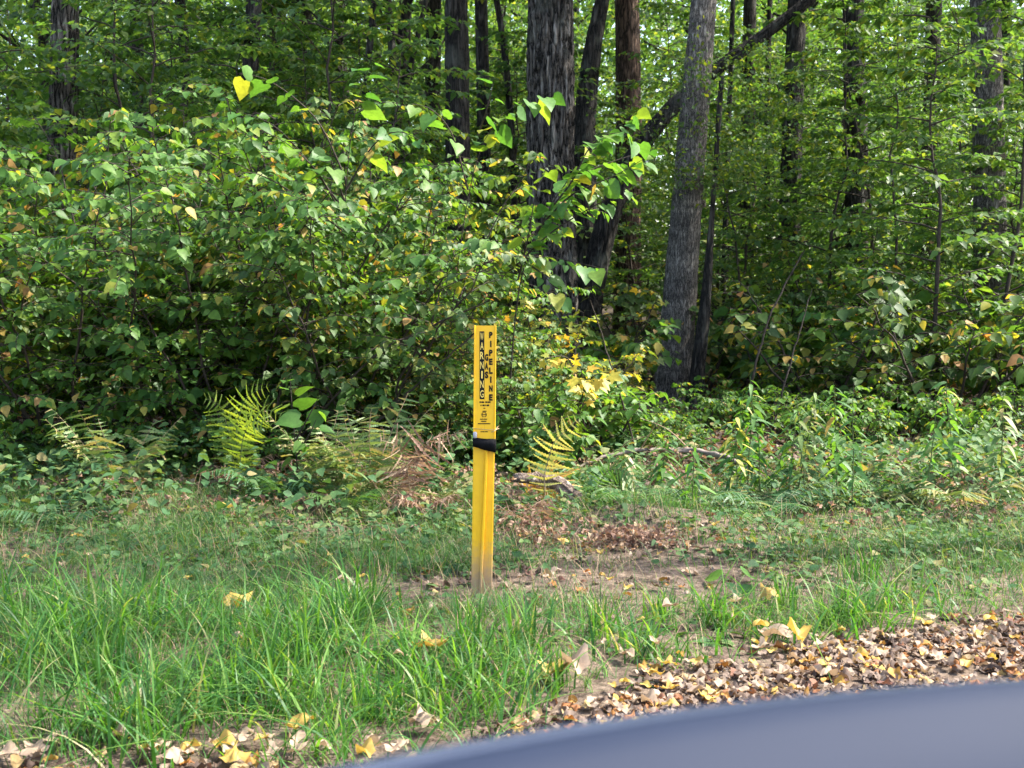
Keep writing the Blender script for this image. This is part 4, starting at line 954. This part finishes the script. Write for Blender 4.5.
# conspicuous single fallen leaves, each a thing
fl_me = {}
for nm, mat in (('y', M_fallY), ('p', M_fallP)):
    for q in range(len(LITT)):
        mb = MB(); mb.addN(place(LITT[q], np.array([[-.4, 0, 0.]]), np.array([[1, 0, 0.]]), np.array([[0, 0, 1.]]), 1.0), LITT[q][1]); fl_me[nm, q] = mb.mesh('fallen_leaf', mat)
def fallen(px, py, size, kind, q, label, group, lift=.04, rg=random):
    b = atg(px, py); o = link('fallen_leaf', fl_me[kind, q % len(LITT)], None, (b[0], b[1], b[2] + lift))
    o.scale = (size,) * 3; o.rotation_euler = (rg.uniform(-.32, .12), rg.uniform(-.22, .22), rg.uniform(0, 6.28)); tag(o, label, 'fallen leaf', group)
spec = [(229, 522, .075, 'y', 0, 'yellow fallen leaf at the left foot of the ferns'), (238, 503, .06, 'p', 2, 'pale curled fallen leaf above the yellow one at the left'),
 (230, 618, .11, 'y', 3, 'large orange-yellow fallen leaf in grass near the left border'), (325, 506, .06, 'y', 4, 'small yellow fallen leaf below the blue-green sapling'),
 (428, 676, .11, 'y', 2, 'big round yellow fallen leaf in front of the marker'), (400, 683, .07, 'p', 1, 'pale fallen leaf beside the big round yellow leaf'),
 (340, 594, .07, 'p', 0, 'curled tan fallen leaf on the shaded soil left of the marker'), (395, 505, .06, 'p', 2, 'tan fallen leaf under the withered ferns'),
 (770, 602, .085, 'y', 3, 'bright yellow fallen leaf in the grass right of the marker'), (672, 628, .07, 'p', 4, 'pinkish fallen leaf left of the wide grey-green plant'),
 (430, 734, .085, 'p', 6, 'large curled pale leaf standing at the edge of the car'), (555, 690, .10, 'y', 2, 'crumpled bright yellow leaf at the grass edge of the litter'),
 (578, 692, .12, 'p', 5, 'big curled pink-brown leaf right of the crumpled yellow leaf'), (628, 668, .08, 'p', 1, 'upright grey-pink leaf where grass meets the litter'),
 (655, 664, .07, 'p', 0, 'rolled pale leaf right of the upright grey-pink leaf'), (770, 638, .13, 'p', 0, 'large pale leaf bent over on top of the litter'),
 (758, 641, .06, 'y', 4, 'small orange leaf tucked under the large pale leaf'), (795, 648, .11, 'y', 5, 'curled yellow leaf right of the large pale leaf'),
 (735, 612, .07, 'p', 2, 'dark pink leaf resting on the wide grey-green plant'), (585, 380, .01, 'p', 2, ''),
 (305, 735, .09, 'y', 1, 'yellow fallen leaf in the bottom left litter'), (715, 545, .07, 'y', 0, 'yellow fallen leaf on the soil under the weeds'), (690, 585, .05, 'p', 2, 'pale fallen leaf on the bare soil'),
 (240, 660, .05, 'p', 3, 'small round whitish leaf in the left grass'), (610, 600, .05, 'y', 0, 'small yellow leaf at the back of the front grass')]
for s in spec:
    if s[5]: fallen(*s[:5], s[5], 'conspicuous fallen leaves', .05 if 'litter' in s[5] or 'car' in s[5] else .085)
rg2 = random.Random(4)
for i in range(90):
    px = rg2.uniform(590, 1010); lo = np.interp(px, [590, 700, 801, 1024], [700, 662, 634, 612])
    py = rg2.uniform(lo - 6, lo + 48)
    kd = 'yp'[rg2.random() < .62]
    fallen(px, py, rg2.uniform(.034, .064), kd, rg2.randrange(6), 'yellow or orange leaf on top of the litter drift' if kd == 'y' else 'pale brown curled leaf on top of the litter drift', 'larger leaves on the litter drift', .028, rg2)
for i in range(30):
    px = rg2.uniform(10, 420); py = rg2.uniform(748, 768); kd = 'yp'[rg2.random() < .6]
    fallen(px, py, rg2.uniform(.04, .07), kd, rg2.randrange(6), 'yellow leaf in the litter along the bottom of the left grass' if kd == 'y' else 'pale leaf in the litter along the bottom of the left grass', 'larger leaves on the litter drift', .04, rg2)
for i in range(34):
    px = rg2.uniform(20, 800); py = rg2.uniform(490, 690); kd = 'yp'[rg2.random() < .55]
    fallen(px, py, rg2.uniform(.03, .055), kd, rg2.randrange(6), 'small yellow leaf caught in the verge grass' if kd == 'y' else 'small tan leaf caught in the verge grass', 'small leaves caught in the grass', .05, rg2)

# ------------------------------------------------------------------ fallen branch, half-buried log, dead weeds
mb = MB()
P = path_smooth(np.array([at(560, 474, 8.9), at(598, 459, 9.0), at(635, 450, 9.1), at(690, 450, 9.1), at(722, 455, 9.0), at(745, 466, 8.9), at(752, 472, 8.9)]), 40)
rr = np.random.default_rng(3); P[1:-1] += rr.normal(0, .004, (38, 3))
b0 = P[0].copy(); trunk_surface(mb, P, np.linspace(.010, .024, 40), 12, .002, 6, 3, .25)
br = mb.obj('fallen_branch', plain('weathered_branch', (.17, .14, .12), .85, .2, nscale=25, namt=.5, bump=.6), off=b0); br.location = b0
tag(br, 'long bare grey branch lying arched in front of the grey tree', 'branch')
for pts in ([(640, 450, 9.1), (652, 430, 9.0), (662, 415, 8.9)], [(690, 450, 9.1), (668, 428, 9.2), (640, 418, 9.3)], [(615, 455, 9.0), (628, 440, 8.9), (648, 436, 8.8)]):
    m2 = MB(); m2.tube(path_smooth(np.array([at(*p) for p in pts]), 10), np.linspace(.006, .002, 10), 5); m2.obj('twig', M_dstem, br, off=b0)

mb = MB(); b = atg(546, 510); b[2] += .035; n, sd_ = 26, 18
P = path_smooth(np.array([b + [-.20, .05, .13], b + [-.05, .02, .13], b + [.08, 0, .10], b + [.19, -.05, .01], b + [.22, -.06, -.05]]), n)
trunk_surface(mb, P, np.interp(np.linspace(0, 1, n), [0, .06, .5, .85, 1], [.025, .046, .04, .045, .02]), sd_, .022, 5, 5, .5)
mb.add([P[0]], []); lo = mb.n - 1
for j in range(sd_): mb.L.extend([lo, (j + 1) % sd_, j]); mb.T.append(3); mb.M.append(0)
o = mb.obj('weathered_log', bark_mat('bleached_wood', (.16, .11, .085), (.40, .31, .25), (.58, .48, .40), 9, .6, 1.0, .02), off=b); o.location = b
tag(o, 'pale half-buried log end lying under the golden fern', 'log')

M_wither = plain('withered_stem', (.16, .115, .09), .9, .2, namt=.5)
def dead_weeds(px, py, n, h, label, seed, group='dead weeds'):
    rg = np.random.default_rng(seed); b = atg(px, py); mb = MB()
    for k in range(n):
        a = rg.random() * 6.28; q = b + np.array([rg.normal(0, .10), rg.normal(0, .07), 0]); q[2] = float(gz(q[0], q[1]))
        P = arch(q, (math.cos(a), math.sin(a), .5 + rg.random()), h * (.5 + rg.random()), 7, .5, rg, .25); mb.tube(P, np.linspace(.0028, .001, 7), 4, cap=False)
    root = empty('dead_weed', b, label, 'weed', group); mb.obj('stem', M_wither, root, off=b)
    lb = MB(); m = n * 3; Q = b + np.stack([rg.normal(0, .13, m), rg.normal(0, .09, m), .02 + .5 * h * rg.random(m)], -1)
    lb.addN(place(LITT[5], Q, rg.normal(0, 1, (m, 3)), rnd_dirs(m, .6, .8), .018 + .025 * rg.random(m)), LITT[5][1]); lb.obj('foliage', M_fernb, root, off=b)
rosette(535, 522, 4, .20, M_fernb, 'small rusty fern collapsed over the pale log', M_dstem, .09, 13, 71, rise=1.4)
for i in range(14):
    rg_ = random.Random(200 + i); px = rg_.uniform(590, 1000); py = rg_.uniform(470, 525)
    rosette(px, py, 5, rg_.uniform(.26, .5), (M_fern, M_fernd, M_fernm)[i % 3], ('bright green', 'dark green', 'fading yellowish')[i % 3] + ' fern among the low plants below the fallen branch and the weeds', M_gstem, .09, 14, 210 + i, rise=rg_.uniform(.6, 1.2))
dead_weeds(640, 545, 60, .16, 'brown dead weeds matted on the mound right of the marker', 1)
rgd = random.Random(8)
for i in range(30):
    px = rgd.uniform(10, 1015); py = rgd.uniform(470, 520) if px < 480 else rgd.uniform(462, 535)
    dead_weeds(px, py, 12, rgd.uniform(.14, .34), 'thin dry brown weed among the low green leaves of the verge', 40 + i, 'dry weeds scattered over the verge')
dead_weeds(605, 548, 30, .15, 'dark clump of dead stems left end of the brown mound', 2)
dead_weeds(300, 512, 34, .20, 'brown dead stems under the fading ferns on the left', 3)
dead_weeds(535, 540, 36, .22, 'reddish dead weeds between the marker and the log', 4)
dead_weeds(690, 470, 36, .28, 'dry weeds under the fallen branch', 5)
dead_weeds(790, 480, 30, .30, 'dry weeds behind the blue-green fern', 6)

# ------------------------------------------------------------------ the pipeline marker
MY = 5.41; PXM = MY / F / 1.0
base = atg(482.5, 600); base[1] = MY; base[0] = at(482, 598, MY)[0]; base[2] = float(gz(base[0], MY))
marker = empty('pipeline_marker', base, 'yellow gas pipeline warning marker post standing on the bare soil', 'pipeline marker')
def yellow_mat(name, stain):
    m, t, N, L = nt(name)
    tc = N.new('ShaderNodeTexCoord'); no = N.new('ShaderNodeTexNoise'); no.inputs['Scale'].default_value = 28; no.inputs['Detail'].default_value = 6; L.new(tc.outputs['Object'], no.inputs['Vector'])
    r = ramp(N, [(.3, (.80, .43, .008)), (.7, (.86, .49, .012))]); L.new(no.outputs['Fac'], r.inputs[0]); c = r.outputs[0]
    mp = N.new('ShaderNodeMapping'); mp.inputs['Scale'].default_value = (160, 160, 9); L.new(tc.outputs['Object'], mp.inputs[0])
    n4 = N.new('ShaderNodeTexNoise'); n4.inputs['Scale'].default_value = 1; n4.inputs['Detail'].default_value = 4; L.new(mp.outputs[0], n4.inputs['Vector'])
    r4 = ramp(N, [(.60, (0, 0, 0)), (.78, (.35, .35, .35))]); L.new(n4.outputs['Fac'], r4.inputs[0])
    m4 = N.new('ShaderNodeMix'); m4.data_type = 'RGBA'; L.new(r4.outputs[0], m4.inputs[0]); L.new(c, m4.inputs[6]); m4.inputs[7].default_value = (.35, .20, .02, 1); c = m4.outputs[2]
    if stain:   # mud splashed on the foot: a stain with a ragged edge
        sp = N.new('ShaderNodeSeparateXYZ'); L.new(tc.outputs['Object'], sp.inputs[0])
        n2 = N.new('ShaderNodeTexNoise'); n2.inputs['Scale'].default_value = 40; n2.inputs['Detail'].default_value = 6; L.new(tc.outputs['Object'], n2.inputs['Vector'])
        a = N.new('ShaderNodeMath'); a.operation = 'MULTIPLY_ADD'; L.new(n2.outputs['Fac'], a.inputs[0]); a.inputs[1].default_value = .16; L.new(sp.outputs['Z'], a.inputs[2])
        r2 = ramp(N, [(.15, (.92, .92, .92)), (.22, (.6, .6, .6)), (.33, (0, 0, 0))]); L.new(a.outputs[0], r2.inputs[0])
        mx = N.new('ShaderNodeMix'); mx.data_type = 'RGBA'; L.new(r2.outputs[0], mx.inputs[0]); L.new(c, mx.inputs[6]); mx.inputs[7].default_value = (.33, .23, .15, 1); c = mx.outputs[2]
    p = N.new('ShaderNodeBsdfPrincipled'); p.inputs['Roughness'].default_value = .42; L.new(c, p.inputs['Base Color'])
    o = N.new('ShaderNodeOutputMaterial'); L.new(p.outputs[0], o.inputs[0]); return m
M_y = yellow_mat('marker_yellow', False); M_ys = yellow_mat('marker_yellow_muddy', True)
M_blk = plain('marker_black', (.006, .006, .006), .6, .2, namt=.2)
s_ = MY / F                                     # metres per pixel on the marker's plane
def mx_(px, py): 
    p = at(px, py, MY); return p[0] - base[0], p[2] - base[2]
# lower post: flat flange, raised rib running slantwise, narrow right face folded back
ztop = mx_(484, 437)[1]; zb = -.12
rows = 26; mb = MB(); V = []
for i in range(rows):
    t = i / (rows - 1); z = zb + (ztop - zb) * t
    tt = np.clip((z) / ztop, 0, 1)
    xl = np.interp(tt, [0, 1], [mx_(471.2, 598)[0], mx_(473.4, 437)[0]]); xr = np.interp(tt, [0, 1], [mx_(492.0, 598)[0], mx_(495.0, 437)[0]])
    wd = xr - xl; k = np.interp(tt, [0, 1], [.44, .66])
    prof = [(xl, .020), (xl, 0), (xl + .006, -.0015), (xl + wd * (k - .10), 0), (xl + wd * (k - .055), -.013), (xl + wd * (k + .03), -.013), (xl + wd * (k + .06), .004), (xl + wd * (k + .09), .004), (xr - .005, .002), (xr, .004), (xr, .022),
            (xr - .006, .022), (xr - .006, .009), (xl + .006, .007), (xl + .006, .020)]
    V += [(a, b_, z) for a, b_ in prof]
npf = 15; fs = []
for i in range(rows - 1):
    for j in range(npf):
        k = (j + 1) % npf; fs.append((i * npf + j, i * npf + k, (i + 1) * npf + k, (i + 1) * npf + j))
fs.append(tuple((rows - 1) * npf + j for j in range(npf)))
mb.add(V, fs); mb.obj('post', M_ys, marker, smooth=False)
# upper sign face with rolled side flanges, bolted in front of the post
x0t, z0t = mx_(474.3, 325.5); x1t, _ = mx_(496.4, 325.5); x0b, z0b = mx_(473.2, 446); x1b, _ = mx_(495.4, 446)
FY = -.016
mb = MB(); V = []
for (xl, xr, z) in ((x0b, x1b, z0b), (x0t, x1t, z0t)):
    for a, b_ in ((xl, .012), (xl, FY - .004), (xl + .003, FY - .0055), (xl + .007, FY), (xr - .007, FY), (xr - .003, FY - .0055), (xr, FY - .004), (xr, .012), (xr - .004, .012), (xr - .005, FY + .004), (xl + .005, FY + .004), (xl + .004, .012)):
        V.append((a, b_, z))
fs = [(j, (j + 1) % 12, 12 + (j + 1) % 12, 12 + j) for j in range(12)] + [tuple(range(12))[::-1], tuple(range(12, 24))]
mb.add(V, fs); sign = mb.obj('sign_panel', M_y, marker, smooth=False)
# lettering
def text_mesh(chars, name, mat, bold=.0, z_off=0):
    """chars: (char, px, py, width_px, height_px)"""
    mb = MB()
    for ch, px, py, wpx, hpx in chars:
        cu = bpy.data.curves.new('t', 'FONT'); cu.body = ch; cu.size = 1; cu.extrude = .02; cu.offset = bold; cu.resolution_u = 3
        ob = bpy.data.objects.new('t', cu); COL.objects.link(ob)
        dg = bpy.context.evaluated_depsgraph_get(); me = ob.evaluated_get(dg).to_mesh()
        V = np.array([v.co[:] for v in me.vertices]); fs = [tuple(p.vertices) for p in me.polygons]
        ob.evaluated_get(dg).to_mesh_clear(); bpy.data.objects.remove(ob); bpy.data.curves.remove(cu)
        mn, mxx = V.min(0), V.max(0); c = (mn + mxx) / 2; ex = np.maximum(mxx - mn, 1e-3)
        cx, cz = mx_(px, py)
        W = np.zeros_like(V); W[:, 0] = cx + (V[:, 0] - c[0]) / ex[0] * wpx * s_; W[:, 2] = cz + (V[:, 1] - c[1]) / ex[1] * hpx * s_
        W[:, 1] = FY - .0012 - z_off - (V[:, 2] - c[2]) / ex[2] * .0012
        mb.add(W, fs)
    return mb.obj(name, mat, sign, smooth=False)
mb = MB()
xa, za = mx_(479.6, 331.2); xb, zb2 = mx_(484.5, 398.8); mb.box((xa, FY - .0010, zb2), (xb, FY + .001, za)); mb.obj('lettering_backing', M_blk, sign, smooth=False)
M_yl = plain('letter_yellow', (.86, .62, .14), .5, .4, namt=.1)
text_mesh([(c, 482.05, 336.2 + i * 9.55, 3.5 if c != 'I' else 1.3, 7.4) for i, c in enumerate('WARNING')], 'warning_lettering', M_yl, .01, .0006)
text_mesh([(c, 490.9, 334.8 + i * 8.9, 3.5 if c != 'I' else 1.4, 6.4) for i, c in enumerate('PIPELINE')], 'pipeline_lettering', M_blk, .055)
text_mesh([(c, 486.65, 357.2 + i * 8.7, 3.5, 7.0) for i, c in enumerate('GAS')], 'gas_lettering', M_blk, .05, .0016)
# the small print below is unreadable in the photograph: rows of dark dashes, a round emblem and a rule
mb = MB(); rgp = random.Random(2)
def dash(x0, x1, y0, y1):
    a, b_ = mx_(x0, y1), mx_(x1, y0); mb.box((a[0], FY - .0014, a[1]), (b_[0], FY + .001, b_[1]))
for y0, xs_ in ((401.0, [(479.6, 481.1), (481.5, 484.2), (485.4, 487.1), (487.5, 490.6)]), (404.2, [(480.6, 481.6), (482.6, 484.4), (484.8, 485.7), (486.5, 489.2)]), (407.4, [(483.6, 485.4)]), (410.4, [(482.6, 486.6)]), (418.3, [(480.2, 483.4), (483.8, 487.2)]), (420.4, [(481.2, 486.4)]), (422.8, [(478.0, 490.4)]), (430.8, [(480.8, 482.0), (482.4, 484.6), (485.2, 487.8)])):
    for a, b_ in xs_: dash(a, b_, y0, y0 + (1.5 if y0 < 406 else .9))
mb.obj('small_print', M_blk, sign, smooth=False)
mb = MB(); cx, cz = mx_(484.2, 414.2); an = np.linspace(0, 2 * PI, 25)
mb.tube(np.stack([cx + 2.3 * s_ * np.cos(an), np.full(25, FY - .0008), cz + 2.3 * s_ * np.sin(an)], -1), .0016, 6)
mb.box((cx - 2.6 * s_, FY - .0015, cz - .35 * s_), (cx + 2.6 * s_, FY, cz + .35 * s_)); mb.obj('emblem', M_blk, sign, smooth=False)
# black tape wound round post and panel, its lower edge slanting
mb = MB(); V = []
ring = []
for (px0, px1, pyl0, pyl1) in ((473.0, 495.6, 437.0, 438.6), (473.0, 495.6, 446.0, 452.2)):
    a = mx_(px0, pyl0); b_ = mx_(px1, pyl1)
    for k in range(9):
        u = k / 8; x = a[0] + (b_[0] - a[0]) * u; z = a[1] + (b_[1] - a[1]) * u + .0012 * math.sin(9 * u)
        V.append((x, FY - .0075 - .002 * math.sin(PI * u) - .0012 * math.sin(17 * u + pyl0), z))
    for k in range(9):
        u = 1 - k / 8; x = a[0] + (b_[0] - a[0]) * u; z = a[1] + (b_[1] - a[1]) * u
        V.append((x + (.002 if u > .9 else -.002 if u < .1 else 0), .026, z))
fs = [(18 + j, 18 + (j + 1) % 18, (j + 1) % 18, j) for j in range(18)]
mb.add(V, fs); tp = mb.obj('tape_band', plain('black_tape', (.005, .005, .006), .75, .1, nscale=50, namt=.4, bump=.5), marker)
sol = tp.modifiers.new('thick', 'SOLIDIFY'); sol.thickness = .0015
# wire tie above the tape with loose ends
mb = MB()
pts = [(472.6, 428.2, .02), (472.8, 428.4, FY - .004), (478, 428.0, FY - .010), (484, 428.8, FY - .009), (490, 429.4, FY - .009), (496, 428.6, FY - .004), (497.2, 427.4, .004), (499.2, 425.6, .006)]
mb.tube(path_smooth(np.array([(mx_(a, b_)[0], y_, mx_(a, b_)[1]) for a, b_, y_ in pts]), 30), .0014, 6)
pts = [(491, 431.6, FY - .006), (494, 430.6, FY - .010), (497, 428.8, -.01), (499.4, 428.6, 0)]
mb.tube(path_smooth(np.array([(mx_(a, b_)[0], y_, mx_(a, b_)[1]) for a, b_, y_ in pts]), 16), .0016, 6)
mb.obj('wire_tie', plain('tie_wire', (.32, .22, .12), .5, .5, .3), marker)
# round grey terminal cap clipped to the left edge
mb = MB(); a = mx_(475.2, 434.8); n = 20
prof = [(0, -.017), (.010, -.0165), (.014, -.010), (.015, 0), (.014, .008), (.011, .012)]
V = []; 
for r_, z in prof:
    for k in range(n): 
        an = 2 * PI * k / n; V.append((a[0] + r_ * math.cos(an) * .62, FY - .006 + r_ * math.sin(an) * .62, a[1] - z * .95))
fs = [(i * n + k, i * n + (k + 1) % n, (i + 1) * n + (k + 1) % n, (i + 1) * n + k) for i in range(len(prof) - 1) for k in range(n)] + [tuple(range((len(prof) - 1) * n, len(prof) * n))]
mb.add(V, [f[::-1] for f in fs]); mb.obj('terminal_cap', plain('grey_plastic', (.36, .35, .38), .35, .5, namt=.1), marker)

# ------------------------------------------------------------------ the car in front: top of its flank
def car():
    # edge points seen from the driver's seat: the sill runs obliquely, curved, about half a metre away
    E = [(-260, 1010, .36), (60, 850, .40), (300, 783, .44), (400, 759, .46), (520, 737, .49), (650, 715, .52), (801, 695, .57), (930, 683, .61), (1100, 672, .67), (1400, 664, .78)]
    P = path_smooth(np.array([at(*e) for e in E]), 60)
    b0 = P[30].copy()
    root = empty('parked_car', (b0[0], b0[1], 0), 'blurred blue-grey car flank cutting across the bottom in front of the leaves', 'car')
    T = norm(np.gradient(P, axis=0)); out = norm(np.stack([-T[:, 1], T[:, 0], np.zeros(60)], -1)); out = np.where(out[:, 1:2] < 0, -out, out)
    up = np.array([0, 0, 1.])
    paint = plain('car_trim', (.009, .0145, .031), .68, .12, nscale=4, namt=.08)
    rub = plain('window_seal', (.012, .012, .013), .6, .4)
    def loft(prof, name, mat, parent, closed=True):
        mb = MB(); V = []
        for i in range(60):
            for o, z in prof: V.append(P[i] + out[i] * o + up * z)
        k = len(prof); fs = []
        for i in range(59):
            for j in range(k if closed else k - 1): fs.append((i * k + j, (i + 1) * k + j, (i + 1) * k + (j + 1) % k, i * k + (j + 1) % k))
        if closed: fs += [tuple(range(k)), tuple(59 * k + j for j in range(k))[::-1]]
        mb.add(V, fs); return mb.obj(name, mat, parent, off=(b0[0], b0[1], 0))
    # inner sill: soft rounded top falling away towards the seat
    loft([(.000, -.002), (.006, -.010), (.004, -.022), (-.02, -.05), (-.05, -.20), (-.06, -.45), (-.09, -.46), (-.10, -.20), (-.085, -.075), (-.05, -.028), (-.022, -.006), (-.008, -.0005)], 'door_trim', paint, root)
    loft([(.008, -.016), (.020, -.014), (.022, -.03), (.010, -.034)], 'window_seal', rub, root)
    body = loft([(.024, -.018), (.045, -.016), (.075, -.045), (.11, -.16), (.125, -.32), (.11, -.50), (.08, -.70), (.06, -.78), (.03, -.78), (.05, -.68), (.09, -.32), (.03, -.05)], 'door', plain('car_paint', (.06, .075, .12), .25, .5, .3, nscale=300, namt=.1), root)
    mb = MB(); q = P[40] + out[40] * .125 - up * .24; t = T[40]
    mb.tube(np.array([q - t * .10, q - t * .08 + out[40] * .025, q + t * .08 + out[40] * .025, q + t * .10]), .010, 8)
    mb.obj('handle', paint, body, off=(b0[0], b0[1], 0))
car()
